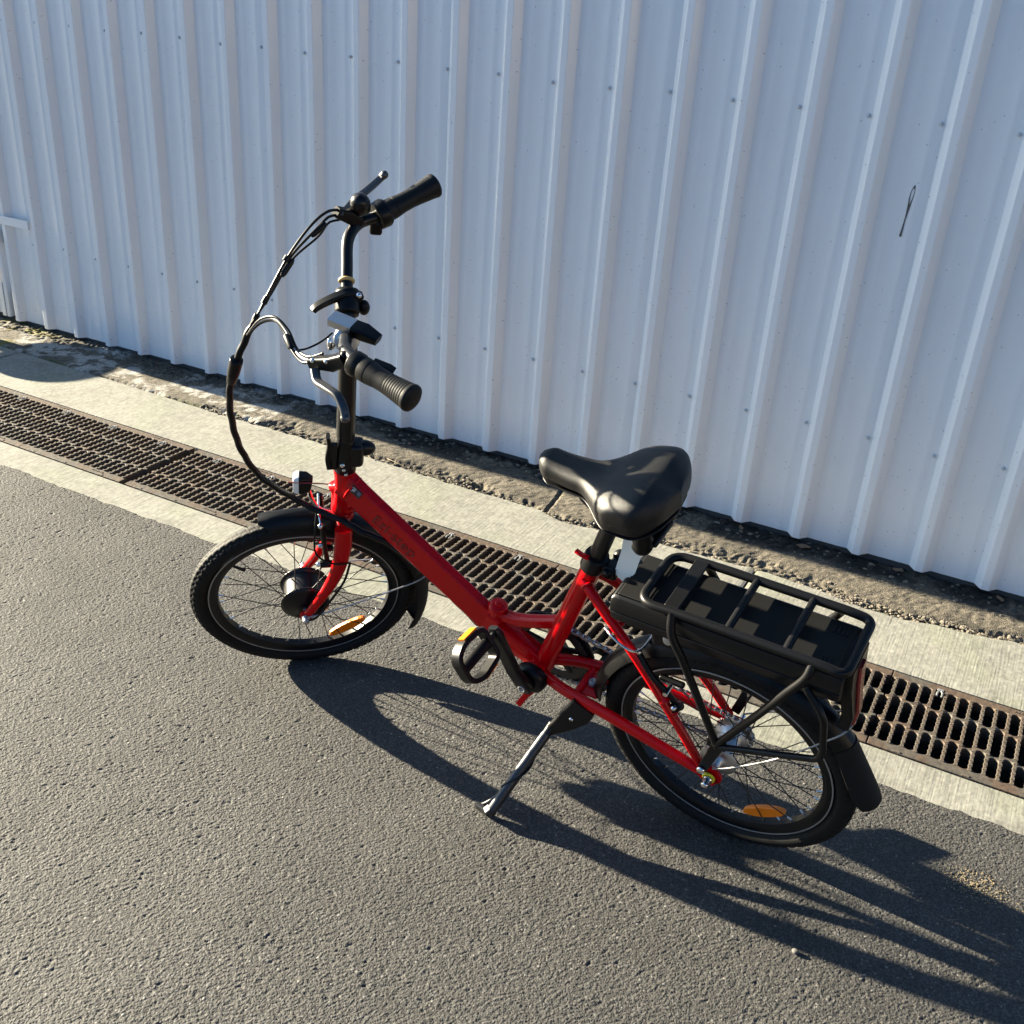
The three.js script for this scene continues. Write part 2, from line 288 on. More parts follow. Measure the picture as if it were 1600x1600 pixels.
// loose chips of broken concrete
{
  const shapes = [0, 1, 2, 3].map((s) => { const g = new THREE.IcosahedronGeometry(1, 1), p = g.attributes.position; for (let i = 0; i < p.count; i++) { const v = V3(p.getX(i), p.getY(i), p.getZ(i)), k = 0.7 + 0.6 * hash(Math.round(v.x * 9), Math.round(v.y * 9) * 7 + Math.round(v.z * 9), s); p.setXYZ(i, v.x * k, v.y * k * 0.6, v.z * k); } g.computeVertexNormals(); return g; });
  const list = [];
  const put = (x, z, r, y = 0) => { const g = shapes[Math.floor(rnd() * 4)].clone(); g.rotateZ(rr(-0.5, 0.5)); g.rotateX(rr(-0.5, 0.5)); g.rotateY(rr(0, 6.3)); g.scale(r * rr(0.8, 1.5), r * 0.8, r * rr(0.7, 1.2)); g.translate(x, y + r * 0.25, z); list.push(g); };
  for (let k = 0; k < 1300; k++) { const x = rr(-2.9, 0.6), dens = sstep(0.38, 0.62, fbm(x * 6, 1, 3, 33)); if (rnd() > 0.08 + dens) continue; put(x, farEdge(x) - rr(-0.004, 0.012 + 0.07 * dens * rnd()), 0.0012 + 0.0048 * Math.pow(rnd(), 2.2), -0.005); }
  for (let k = 0; k < 420; k++) { const t = rnd(), x = lerp(-0.36, 0.06, t); put(x, farEdge(x) - rnd() * 0.085 * Math.sin(Math.PI * clamp(t * 0.9 + 0.05)), 0.0014 + 0.005 * Math.pow(rnd(), 2), -0.005); }
  for (let k = 0; k < 420; k++) put(rr(-3.4, 0.6), rr(-3.05, -2.93), rr(0.002, 0.007), -0.004);
  const o = mesh('concrete_rubble', list, std([0.15, 0.130, 0.100], 0.95));
  o.userData = { kind: 'stuff', label: 'loose chips of broken concrete along the footing', category: 'rubble' };
}

// ------------------------------------------------------------------ drain gratings
const ironMap = tex8(512, 512, (i, j, c) => { const x = i / 512, y = j / 512, n = fbm(x * 10, y * 10, 5, 81, 10), f = fbm(x * 64, y * 64, 2, 82, 64), r = sstep(0.42, 0.62, n), m = 0.75 + 0.5 * f; c[0] = lerp(0.072, 0.078, r) * m; c[1] = lerp(0.062, 0.053, r) * m; c[2] = lerp(0.050, 0.036, r) * m; }, true);
const ironBump = tex8(512, 512, (i, j, c) => { c[0] = c[1] = c[2] = fbm(i / 512 * 64, j / 512 * 64, 3, 83, 64); }, false);
const ironMat = std([1, 1, 1], 0.72, { map: ironMap, bumpMap: ironBump, bumpScale: 0.0008, metalness: 0.1 });
const clipMat = std([0.42, 0.42, 0.40], 0.42, { metalness: 0.7 });
const GP = 0.4755, GW = GP - 0.0030, COL = GP / 16;
function makeGrate() {
  const root = group('drain_grate'), D = GZ1 - GZ0;               // local x along, local y = from far edge toward the camera
  const slotsFor = (k) => (k % 2 ? [[0.025, 0.105], [0.111, 0.226], [0.232, 0.310]] : [[0.025, 0.116], [0.123, 0.213], [0.221, 0.310]]);
  const hw = 0.0111, s = new THREE.Shape(), ox = GW / 2;
  // outline with the half slots open at both ends
  s.moveTo(-ox, 0); s.lineTo(ox, 0);
  for (const [a, b] of slotsFor(0)) { s.lineTo(ox, a); s.lineTo(ox - 0.004, a + 0.001); s.lineTo(ox - hw, a + 0.007); s.lineTo(ox - hw, b - 0.007); s.lineTo(ox - 0.004, b - 0.001); s.lineTo(ox, b); }
  s.lineTo(ox, D); s.lineTo(-ox, D);
  for (const [a, b] of slotsFor(0).slice().reverse()) { s.lineTo(-ox, b); s.lineTo(-ox + 0.004, b - 0.001); s.lineTo(-ox + hw, b - 0.007); s.lineTo(-ox + hw, a + 0.007); s.lineTo(-ox + 0.004, a + 0.001); s.lineTo(-ox, a); }
  s.closePath();
  const clipCols = [4, 12], studs = [];
  for (let k = 1; k < 16; k++) {
    const cx = -GP / 2 + k * COL;
    for (const [a0, b] of slotsFor(k)) {
      const a = clipCols.includes(k) && a0 < 0.03 ? 0.018 : a0;
      const h = new THREE.Path(), r = hw; h.moveTo(cx - r, a + r); h.lineTo(cx - r, b - r); h.absarc(cx, b - r, r, Math.PI, 0, true); h.lineTo(cx + r, a + r); h.absarc(cx, a + r, r, 0, Math.PI, true); s.holes.push(h);
    }
  }
  for (let k = 0; k < 16; k++) { const bx = -GP / 2 + (k + 0.5) * COL; for (let q = 0; q < 15; q++) { const by = 0.030 + q * 0.0197 + (k % 2) * 0.004; const g = new THREE.BoxGeometry(0.0100, 0.0062, 0.0086); g.translate(bx, -0.0004, by); const p = g.attributes.position; for (let i = 0; i < p.count; i++) if (p.getY(i) > 0) { p.setX(i, bx + (p.getX(i) - bx) * 0.7); p.setZ(i, by + (p.getZ(i) - by) * 0.75); } g.computeVertexNormals(); studs.push(g); } }
  const g = new THREE.ExtrudeGeometry(s, { depth: 0.026, bevelEnabled: true, bevelThickness: 0.0016, bevelSize: 0.0014, bevelOffset: -0.0014, bevelSegments: 2, curveSegments: 5 });
  g.rotateX(Math.PI / 2); g.translate(0, -0.0016, 0);              // shape y -> +z, top face up at y = 0
  const fix = g.attributes.position, n2 = g.attributes.uv; for (let i = 0; i < fix.count; i++) n2.setXY(i, fix.getX(i) * 1.7, fix.getZ(i) * 1.7 + fix.getY(i) * 2);
  mesh('cast_frame', g, ironMat, root);
  const st = mesh('anti_slip_studs', studs, ironMat, root); st.userData.kind = 'stuff';
  for (const k of clipCols) {                                       // galvanised locking clips in the rim
    const cx = -GP / 2 + k * COL;
    mesh('locking_clip', [sweep(smooth([V3(cx - 0.0055, -0.001, 0.052), V3(cx - 0.0058, 0.0008, 0.035), V3(cx, 0.0012, 0.026), V3(cx + 0.0058, 0.0008, 0.035), V3(cx + 0.0055, -0.001, 0.052)], 16), () => rrect(0.0022, 0.0014, 0.0008, 1), { ref: V3(1, 0, 0) }), box(0.015, 0.002, 0.008, cx, 0.0006, 0.0215, 0.0008)], clipMat, root);
  }
  const marks = [];                                                 // worn raised cast marks on the rim
  for (const [x0, z] of [[0.055, 0.0115], [0.10, 0.3225]]) for (let k = 0; k < 7; k++) { const h = hash(k, Math.round(z * 1000), 4); const b = new THREE.BoxGeometry(h > 0.5 ? 0.0045 : 0.0022, 0.0016, h > 0.3 ? 0.0065 : 0.0045); b.translate(x0 + k * 0.0072, 0.0008, z); marks.push(b); }
  mesh('cast_marks', marks, ironMat, root).userData.kind = 'stuff';
  const lug = []; for (const x of [-0.17, -0.02, 0.15]) lug.push(box(0.016, 0.002, 0.006, x, 0.0006, 0.334, 0.0008)); mesh('edge_lug', lug, ironMat, root);
  return root;
}
{
  const proto = makeGrate(), joints = [-3.92, -3.449, -2.9765, -2.501, -2.0255, -1.5575, -1.082, -0.5985, -0.123, 0.3525];
  const near = ['beside the moss patch on the footing', 'below the round shadow on the concrete', 'ending at the wide black gap', 'beginning at the wide black gap', 'in front of the bicycle front wheel', 'behind the red main tube of the bicycle', 'behind the bicycle pedals and seat tube', 'behind the battery on the bicycle rack', 'beside the rear mudflap of the bicycle', 'next along from the rear mudflap'];
  joints.forEach((x, k) => {
    const g = k ? proto.clone() : proto; if (k) scene.add(g);
    g.name = numbered('drain_grate'); g.position.set(x + GP / 2 + (x === -2.501 ? 0.012 : 0), -0.0022, GZ0); if (x === -2.501) g.scale.x = 0.965;
    tag(g, `rusty slotted iron drain grate ${near[k]}`, 'drain grate', 'iron drain grates along the concrete');
  });
}

// ------------------------------------------------------------------ corrugated wall
const wallMap = tex8(2048, 1024, (i, j, c) => {
  const x = i / 2048, y = j / 1024, st = fbm(x * 400, y * 6, 3, 101), n = fbm(x * 16, y * 8, 4, 102), m = 0.95 + 0.025 * (st - 0.5) + 0.04 * (n - 0.5); let s = 1;
  if (hash(i, j, 103) > 0.9990 - 0.0012 * sstep(0.45, 0.0, y)) s = lerp(0.25, 0.8, hash(i, j, 104));
  const w = 0;
  c[0] = 0.80 * m * s * (1 - w); c[1] = 0.815 * m * s * (1 - w); c[2] = 0.82 * m * s * (1 - 1.6 * w);
}, true);
const paint = phys([1, 1, 1], 0.30, { map: wallMap, clearcoat: 0.4, clearcoatRoughness: 0.16, specularIntensity: 1 });
const CREST = -3.026, RIBH = 0.027, PITCH = 0.1868, RIB0 = 0.0285, WB = 0.013, WT = 3.1;
const prof = [[-0.0335, 0], [-0.0312, 0.0008], [-0.0120, 0.0258], [-0.0098, 0.027], [0.0098, 0.027], [0.0120, 0.0258], [0.0312, 0.0008], [0.0335, 0], [0.0560, 0], [0.0590, 0.0007], [0.0690, 0.0007], [0.0720, 0], [0.1148, 0], [0.1178, 0.0007], [0.1278, 0.0007], [0.1308, 0]];
function sheetGeo(ribA, ribs, yTop, yBot, lap, seedN) {
  const P = []; for (let k = 0; k < ribs; k++) for (const [x, z] of prof) { if (k === 0 && lap && x < -0.0262) continue; P.push([ribA + k * PITCH + x, z]); }
  const end = ribA + ribs * PITCH; for (const [x, z] of [[-0.0335, 0], [-0.0312, 0.0008], [-0.0120, 0.0258], [-0.0098, 0.027], [0.0098, 0.027], [0.0120, 0.0258]]) P.push([end + x, z - 0.0011]);
  const ys = []; for (let k = 0; k <= 30; k++) ys.push(lerp(yBot, yTop, k / 30));
  const pos = [], uv = [], idx = [], n = P.length;
  for (const back of [0, 1]) for (const y of ys) for (const [x, z] of P) {
    const wav = 0.0009 * (fbm(x * 5 + seedN, y * 2.2, 2, 111) - 0.5);
    pos.push(x, y, CREST - RIBH + z + wav - back * 0.0007); uv.push(x / 4.8, y / 2.4);
  }
  const R = ys.length, off = R * n;
  for (let j = 0; j < R - 1; j++) for (let i = 0; i < n - 1; i++) { const a = j * n + i, b = a + 1, c = a + n, d = c + 1; idx.push(a, b, c, b, d, c, off + a, off + c, off + b, off + b, off + c, off + d); }
  for (let i = 0; i < n - 1; i++) idx.push(i, off + i, i + 1, i + 1, off + i, off + i + 1);
  const g = new THREE.BufferGeometry();
  g.setAttribute('position', new THREE.Float32BufferAttribute(pos, 3)); g.setAttribute('uv', new THREE.Float32BufferAttribute(uv, 2)); g.setIndex(idx);
  return toCreasedNormals(g, 0.35);
}
const wall = tag(group('corrugated_wall'), 'tall white ribbed metal wall behind the bicycle', 'wall');
const RIB = (k) => RIB0 + k * PITCH;
for (let k = -22, s = 0; k < 6; k += 4, s++) mesh('wall_sheet', sheetGeo(RIB(k), 4, WT, WB + (s % 2) * 0.002, false, s * 3.1), paint, wall);
{
  const B = (w, h, d, x, y, z) => { const g = new THREE.BoxGeometry(w, h, d); g.translate(x, y, z); return g; };
  const dark = std([0.05, 0.05, 0.05], 0.8);
  mesh('gap_light_block', B(9, 0.16, 0.05, -1.6, 0.06, -3.085), dark, wall);  // unseen dark bar added to stop light leaking under the sheets
  mesh('wall_rail', B(9, 0.06, 0.05, -1.6, 0.378, -3.0815), dark, wall); mesh('wall_rail', B(9, 0.06, 0.05, -1.6, 1.252, -3.0815), dark, wall);
  mesh('wall_rail', B(9, 0.06, 0.05, -1.6, 2.9, -3.0815), dark, wall);
  const scr = join([turned(V3(0, 0, 0), V3(0, 0, 0.006), [[0, 0], [0, 0.0054], [0.25, 0.0054], [0.3, 0.0042], [0.35, 0.0041], [0.85, 0.0038], [1, 0.0028], [1, 0]], 12)]), sm = std([0.50, 0.52, 0.54], 0.4, { metalness: 0.2 });
  for (let k = -21; k <= 5; k++) for (const y of [1.256, 0.378]) {
    const o = mesh('screw', scr, sm, wall); o.position.set(RIB(k) - 0.0425 + rr(-0.002, 0.002), y + rr(-0.006, 0.006), CREST - RIBH + 0.0004);
  }
  // smeared dirt streak on one pan
  const st = new THREE.Shape(); st.moveTo(-0.0022, 0); st.quadraticCurveTo(-0.004, 0.004, -0.0026, 0.008); st.lineTo(-0.0012, 0.045); st.quadraticCurveTo(-0.0022, 0.075, -0.0052, 0.10); st.quadraticCurveTo(-0.0058, 0.128, 0.001, 0.138); st.quadraticCurveTo(0.0068, 0.125, 0.0050, 0.098); st.quadraticCurveTo(0.0030, 0.07, 0.0018, 0.045); st.lineTo(0.0028, 0.008); st.quadraticCurveTo(0.004, 0.004, 0.0026, 0); st.closePath();
  const hole = new THREE.Path(); hole.moveTo(0.0004, 0.086); hole.quadraticCurveTo(-0.0040, 0.105, -0.003, 0.12); hole.quadraticCurveTo(0, 0.137, 0.0035, 0.122); hole.quadraticCurveTo(0.0042, 0.105, 0.0004, 0.086); st.holes.push(hole);
  const sg = new THREE.ExtrudeGeometry(st, { depth: 0.0006, bevelEnabled: false, curveSegments: 8 }); sg.rotateZ(-0.06);
  const d = mesh('dirt_streak', sg, std([0.10, 0.09, 0.085], 0.9), wall); d.position.set(-0.427, 0.962, CREST - RIBH + 0.0006); d.userData.label = 'dark smear running down one pan';
}
// door leaf left of the wall, with its bolt strap
{
  const X = -4.108, door = tag(group('metal_door'), 'white ribbed metal door leaf beside the wall end', 'door');
  mesh('door_sheet', sheetGeo(-4.166 - 5 * PITCH, 5, 2.6, 0.022, false, 40), paint, door);
  mesh('door_edge', [box(0.020, 2.58, 0.03, X - 0.036, 1.31, CREST - 0.019, 0.003)], paint, door);
  const strap = tag(group('bolt_strap'), 'flat white metal strap bridging the door and the wall', 'strap');
  mesh('strap_bar', box(0.40, 0.036, 0.006, -4.115, 0.462, CREST + 0.0042, 0.001), paint, strap);
  mesh('bolt_head', turned(V3(-4.13, 0.462, CREST + 0.007), V3(-4.13, 0.462, CREST + 0.013), [[0, 0], [0, 0.009], [0.7, 0.008], [1, 0.005], [1, 0]], 16), paint, strap);
}
// unseen casters added on the sun side to shade the footing and the wall
{
  const shadeBox = tag(group('unseen_shade_box'), 'unseen tall grey cabinet fixed to the wall past the door', 'blocker');
  const m = std([0.35, 0.36, 0.36], 0.5);
  mesh('shade_box_body', box(0.30, 2.85, 0.155, -4.72, 0.345 + 1.425, -2.958, 0.004), m, shadeBox);
  mesh('shade_box_front', box(0.26, 2.75, 0.006, -4.72, 0.345 + 1.425, -2.878, 0.003), m, shadeBox);
  const shadeDisc = tag(group('unseen_shade_disc'), 'unseen low disc topped bollard standing on the apron past the door', 'occluder');
  mesh('post', turned(V3(-4.60, -0.02, -2.78), V3(-4.60, 0.265, -2.78), [[0, 0.05], [1, 0.05]], 24), m, shadeDisc);
  mesh('cap', turned(V3(-4.60, 0.250, -2.78), V3(-4.60, 0.292, -2.78), [[0, 0.0], [0, 0.20], [0.2, 0.225], [0.5, 0.232], [0.8, 0.225], [0.95, 0.17], [1, 0]], 48), m, shadeDisc);
}
// unseen low building added to bounce warm sunlight onto the wall ribs
{
  const b = tag(group('added_bounce_building'), 'unseen long cream building added to bounce warm light on the wall', 'building');
  const cream = std([0.24, 0.20, 0.15], 0.9), dk = std([0.06, 0.06, 0.06], 0.3);
  mesh('wall', box(5, 3.3, 22, 20.5, 1.65 - 0.01, 7.0, 0.02), cream, b);
  mesh('roof', box(5.6, 0.18, 22.6, 20.5, 3.38, 7.0, 0.02), std([0.2, 0.2, 0.2], 0.7), b);
  for (const z of [-1.5, 3, 7.5, 12, 16]) mesh('window', box(0.06, 1.2, 1.8, 17.985, 1.7, z, 0.01), dk, b);
}
// dead leaves on the footing
{
  const lm = std([0.16, 0.10, 0.06], 0.85), sh = new THREE.Shape(); sh.moveTo(-0.022, 0); sh.quadraticCurveTo(-0.008, 0.0125, 0.008, 0.010); sh.quadraticCurveTo(0.017, 0.007, 0.023, 0); sh.quadraticCurveTo(0.014, -0.006, 0.008, -0.0085); sh.quadraticCurveTo(-0.006, -0.012, -0.022, 0);
  const g0 = new THREE.ExtrudeGeometry(sh, { depth: 0.0006, bevelEnabled: false, curveSegments: 10 }); g0.rotateX(-Math.PI / 2);
  const p = g0.attributes.position; for (let i = 0; i < p.count; i++) p.setY(i, p.getY(i) + 14 * p.getZ(i) * p.getZ(i) + 6 * p.getX(i) * p.getX(i) + 0.002 * Math.sin(p.getX(i) * 260)); g0.computeVertexNormals();
  [[-0.498, -3.0, 0.4, 1.05, 'lying curled below the metal wall behind the bicycle rack'], [-0.702, -3.01, -1.1, 0.7, 'tucked under the wall edge behind the saddle'], [-0.215, -3.02, 0.15, 0.8, 'half hidden below the wall near its rusty screws'], [0.075, -3.02, -0.9, 0.75, 'standing on its edge against the wall foot']].forEach(([x, z, a, s, t]) => {
    const l = mesh(numbered('dead_leaf'), g0, lm); l.position.set(x, 0.004, z); l.rotation.y = a; l.scale.setScalar(s); tag(l, `brown dead leaf ${t}`, 'leaf', 'dead leaves on the footing');
  });
  const tw = std([0.24, 0.19, 0.12], 0.9);
  [[-1.87, -2.775, 0.25, 0.085], [-1.98, -2.768, -0.1, 0.06]].forEach(([x, z, a, L], k) => { const q = mesh(numbered('dry_twig'), rod(smooth([V3(-L / 2, 0, 0), V3(-L * 0.1, 0.004, 0.004), V3(L / 2, 0.001, -0.002)], 10), (t) => 0.0016 - 0.0008 * t, 6), tw); q.position.set(x, 0.003, z); q.rotation.y = a - 0.5; tag(q, ['thin pale dry twig lying along the broken slab edge', 'short dry twig on the slab edge beside the stem of the bicycle'][k], 'twig', 'dry twigs on the slab edge'); });
}

// ------------------------------------------------------------------ electric bicycle
const red = phys([0.46, 0.001, 0.004], 0.34, { clearcoat: 0.35, clearcoatRoughness: 0.06, specularIntensity: 0.08 });
const blackPaint = phys([0.006, 0.006, 0.0065], 0.36, { clearcoat: 0.22, clearcoatRoughness: 0.15, specularIntensity: 0.35 });
const blackSatin = phys([0.0045, 0.0045, 0.005], 0.38, { specularIntensity: 0.42 });
const blackPlastic = phys([0.0038, 0.0038, 0.0042], 0.36, { specularIntensity: 0.42 });
const noiseBump = tex8(256, 256, (i, j, c) => { c[0] = c[1] = c[2] = fbm(i / 256 * 40, j / 256 * 40, 3, 131, 40); }, false);
const rubber = phys([0.0070, 0.0068, 0.0066], 0.70, { bumpMap: noiseBump, bumpScale: 0.0003, specularIntensity: 0.4 });
const gripRubber = phys([0.0048, 0.0048, 0.0048], 0.52, { specularIntensity: 0.5 });
const vinyl = phys([0.0048, 0.0048, 0.005], 0.46, { specularIntensity: 0.7, bumpMap: (() => { const t = noiseBump.clone(); t.repeat.set(14, 14); t.needsUpdate = true; return t; })(), bumpScale: 0.0003 });
const chrome = std([0.72, 0.72, 0.72], 0.18, { metalness: 1 });
const alloy = std([0.50, 0.50, 0.50], 0.36, { metalness: 0.9 });
const dullAlloy = std([0.34, 0.33, 0.32], 0.5, { metalness: 0.7 });
const blackMetal = std([0.03, 0.03, 0.03], 0.4, { metalness: 0.6 });
const amber = phys([0.85, 0.20, 0.004], 0.35, { clearcoat: 0.15, clearcoatRoughness: 0.1, bumpMap: (() => tex8(128, 128, (i, j, c) => { const a = mod(i, 8) / 8, b = mod(j, 8) / 8; c[0] = c[1] = c[2] = 1 - Math.max(Math.abs(a - 0.5), Math.abs(b - 0.5)) * 2; }, false))(), bumpScale: 0.0006 });
const redLens = phys([0.25, 0.002, 0.004], 0.25, { clearcoat: 0.7, clearcoatRoughness: 0.1 });
const whiteLens = phys([0.75, 0.75, 0.73], 0.2, { clearcoat: 0.8, clearcoatRoughness: 0.1 });

const bike = tag(group('electric_bicycle'), 'red folding electric bicycle with black rack battery leaning on its kickstand', 'bicycle');
const YAW = -0.0648, LEAN = 0.2663, FW = V3(-Math.cos(YAW), 0, Math.sin(YAW)), LF0 = V3(FW.z, 0, -FW.x), UP = V3(0, Math.cos(LEAN), 0).addScaledVector(LF0, Math.sin(LEAN)), LF = LF0.clone().multiplyScalar(Math.cos(LEAN)).add(V3(0, -Math.sin(LEAN), 0));
const BO = V3(-0.3276, -0.0025, -1.6831);
bike.position.copy(BO); bike.quaternion.setFromRotationMatrix(new THREE.Matrix4().makeBasis(FW, UP, LF.clone().negate()));
const P = (u, v, w = 0) => V3(u, v, -w);                          // forward, up, left
const toBike = (x, y, z) => { const d = V3(x, y, z).sub(BO); return P(d.dot(FW), d.dot(UP), d.dot(LF)); };
const HA = 1.3123, UAX = 0.8405;
const steerM = (a) => new THREE.Matrix4().makeTranslation(UAX, 0.65, 0).multiply(new THREE.Matrix4().makeBasis(V3(Math.sin(HA), Math.cos(HA), 0), V3(-Math.cos(HA), Math.sin(HA), 0), V3(0, 0, 1))).multiply(new THREE.Matrix4().makeRotationY(a));
const MF = steerM(0.7418), MB = steerM(0.66), M0 = steerM(0);
const S = (a, e, w = 0) => V3(e, a, -w);                            // steering frame: along axis, forward, left
const inM = (geos, M) => join(geos).applyMatrix4(M);
const mir = (fn) => [fn(1), fn(-1)];

// wheels ------------------------------------------------------------
function tyreGeo() {
  const R = 0.2305, r = 0.0215, nt = 760, np = 44, pos = [], idx = [], uv = [];
  const tri = (x) => Math.abs(mod(x, 1) - 0.5) * 2;
  for (let i = 0; i < nt; i++) for (let j = 0; j < np; j++) {
    const th = i / nt * 2 * Math.PI, ph = (j / np - 0.5) * 2 * Math.PI, a = Math.abs(ph), k = i / nt;
    let d = 0;
    if (a < 1.25) {
      d = 0.0009; const z = (tri(k * 76) - 0.5) * 0.16;
      for (const c of [-0.62, 0, 0.62]) d -= 0.0024 * (1 - sstep(0.05, 0.11, Math.abs(ph - c - z)));
      const sip = tri(k * 76 + (ph > 0 ? 0.25 : 0) + a * 0.5); if (a > 0.55) d -= 0.0022 * (1 - sstep(0.16, 0.3, sip));
    } else if (a < 2.3) d = 0.0003 * (tri(k * 152) > 0.5 ? 1 : 0) * (a < 1.5 ? 1 : 0) + 0.0005 * (1 - sstep(0.02, 0.05, Math.abs(a - 1.75)));
    const rr_ = r + d, rad = R + rr_ * Math.cos(ph), zz = rr_ * Math.sin(ph) * (a > 2 ? 0.72 : 1);
    pos.push(rad * Math.cos(th), rad * Math.sin(th), zz); uv.push(k * 24, j / np * 2);
  }
  for (let i = 0; i < nt; i++) for (let j = 0; j < np; j++) { const a = i * np + j, b = i * np + (j + 1) % np, c = ((i + 1) % nt) * np + j, d = ((i + 1) % nt) * np + (j + 1) % np; idx.push(a, c, b, b, c, d); }
  const g = new THREE.BufferGeometry(); g.setAttribute('position', new THREE.Float32BufferAttribute(pos, 3)); g.setAttribute('uv', new THREE.Float32BufferAttribute(uv, 2)); g.setIndex(idx); g.computeVertexNormals(); return g;
}
const lathZ = (pts, n = 64) => { const g = new THREE.LatheGeometry(pts.map(([r, z]) => new THREE.Vector2(Math.max(r, 1e-5), z)), n); g.rotateX(Math.PI / 2); return g; };
const TY = tyreGeo();
const RIMG = toCreasedNormals(lathZ([[0.2125, 0.0128], [0.2125, 0.0105], [0.206, 0.0095], [0.206, -0.0095], [0.2125, -0.0105], [0.2125, -0.0128], [0.203, -0.0132], [0.199, -0.0128], [0.1915, -0.008], [0.1895, 0], [0.1915, 0.008], [0.199, 0.0128], [0.203, 0.0132], [0.2125, 0.0128]], 120), 0.6);
const TRK = join([lathZ([[0.2132, 0.0126], [0.2132, 0.0140], [0.2105, 0.0142], [0.2105, 0.0130], [0.2132, 0.0126]], 120), lathZ([[0.2132, -0.0126], [0.2105, -0.0130], [0.2105, -0.0142], [0.2132, -0.0140], [0.2132, -0.0126]], 120)]);
function wheel(name, flangeR, flangeZ, cross, phase) {
  const w = group(name, bike);
  mesh('tyre', TY, rubber, w); mesh('rim', RIMG, blackPaint, w); mesh('rim_edge', TRK, dullAlloy, w);
  for (let k = 0; k < 36; k++) {
    const side = k % 2 ? 1 : -1, pair = Math.floor(k / 2) % 2 ? 1 : -1, a = k / 36 * 2 * Math.PI + phase, b = a + pair * cross;
    const p0 = V3(flangeR * Math.cos(b), flangeR * Math.sin(b), side * flangeZ), p1 = V3(0.191 * Math.cos(a), 0.191 * Math.sin(a), side * 0.002), d = p1.clone().sub(p0).normalize();
    const s = mesh('spoke', [bar(p0, p1, 0.0011, 0.0011, 6)], blackMetal, w);
    const nip = mesh('nipple', [bar(p1.clone().addScaledVector(d, -0.012), p1, 0.0018, 0.0022, 8)], chrome, w); void s; void nip;
  }
  return w;
}
const reflectorGeo = (len) => { const s = new THREE.Shape(); s.absellipse(0, 0, len / 2, 0.0112, 0, Math.PI * 2); const g = new THREE.ExtrudeGeometry(s, { depth: 0.006, bevelEnabled: true, bevelSize: 0.002, bevelThickness: 0.002, bevelSegments: 3, curveSegments: 28 }); g.translate(0, 0, -0.003); const u = g.attributes.uv, p = g.attributes.position; for (let i = 0; i < p.count; i++) u.setXY(i, p.getX(i) * 16, p.getY(i) * 16); return g; };
function addReflector(w, deg, r, len) { const o = mesh('spoke_reflector', reflectorGeo(len), amber, w), a = deg * Math.PI / 180; o.position.set(r * Math.cos(a), r * Math.sin(a), 0); o.rotation.z = a + Math.PI / 2; }
// front
const fw = wheel('front_wheel', 0.0515, 0.028, 0.30, 0.06);
fw.applyMatrix4(MF.clone().multiply(new THREE.Matrix4().makeTranslation(0.0819, -0.4171, 0)));
mesh('hub_motor', lathZ([[0.0, 0.047], [0.016, 0.047], [0.018, 0.044], [0.042, 0.038], [0.049, 0.034], [0.0545, 0.0315], [0.0545, 0.0265], [0.049, 0.025], [0.0465, 0.020], [0.0465, -0.020], [0.049, -0.025], [0.0545, -0.0265], [0.0545, -0.0315], [0.049, -0.034], [0.042, -0.038], [0.018, -0.044], [0.016, -0.047], [0, -0.047]], 72), blackPaint, fw);
mesh('axle', [bar(V3(0, 0, -0.086), V3(0, 0, 0.086), 0.0055, 0.0055, 14), turned(V3(0, 0, -0.068), V3(0, 0, -0.084), [[0, 0], [0, 0.0105], [0.3, 0.0105], [0.35, 0.0088], [0.95, 0.0088], [1, 0.007], [1, 0]], 6), turned(V3(0, 0, 0.068), V3(0, 0, 0.084), [[0, 0], [0, 0.0105], [0.3, 0.0105], [0.35, 0.0088], [0.95, 0.0088], [1, 0.007], [1, 0]], 6)], alloy, fw);
addReflector(fw, -126, 0.170, 0.098);
mesh('valve', [bar(V3(0.19 * Math.cos(0.62), 0.19 * Math.sin(0.62), 0), V3(0.158 * Math.cos(0.62), 0.158 * Math.sin(0.62), 0), 0.0032, 0.0038, 10)], blackPlastic, fw);
// rear
const rw = wheel('rear_wheel', 0.031, 0.027, 0.82, 0.02); rw.position.set(0, 0.255, 0);
mesh('gear_hub', lathZ([[0, 0.052], [0.010, 0.052], [0.012, 0.036], [0.030, 0.034], [0.036, 0.030], [0.036, 0.026], [0.026, 0.022], [0.023, 0.012], [0.022, -0.012], [0.026, -0.022], [0.036, -0.026], [0.036, -0.030], [0.024, -0.033], [0.012, -0.036], [0.010, -0.05], [0, -0.05]], 48), alloy, rw);
mesh('axle', [bar(V3(0, 0, -0.095), V3(0, 0, 0.09), 0.005, 0.005, 14), turned(V3(0, 0, -0.077), V3(0, 0, -0.098), [[0, 0], [0, 0.0100], [0.2, 0.0100], [0.25, 0.0078], [0.8, 0.0078], [0.95, 0.006], [1, 0]], 6)], chrome, rw);
mesh('axle_washer', lathZ([[0.0055, -0.0725], [0.0125, -0.0725], [0.0125, -0.0765], [0.0055, -0.0765], [0.0055, -0.0725]], 20), std([0.72, 0.62, 0.02], 0.4), rw);
{
  const sp = new THREE.Shape(); for (let k = 0; k < 38; k++) { const a = k / 38 * 2 * Math.PI, r = k % 2 ? 0.0345 : 0.0385; sp[k ? 'lineTo' : 'moveTo'](r * Math.cos(a), r * Math.sin(a)); } sp.closePath();
  const g = new THREE.ExtrudeGeometry(sp, { depth: 0.003, bevelEnabled: false }); g.translate(0, 0, 0.0435); mesh('sprocket', g, chrome, rw);
}
addReflector(rw, -123, 0.163, 0.092);

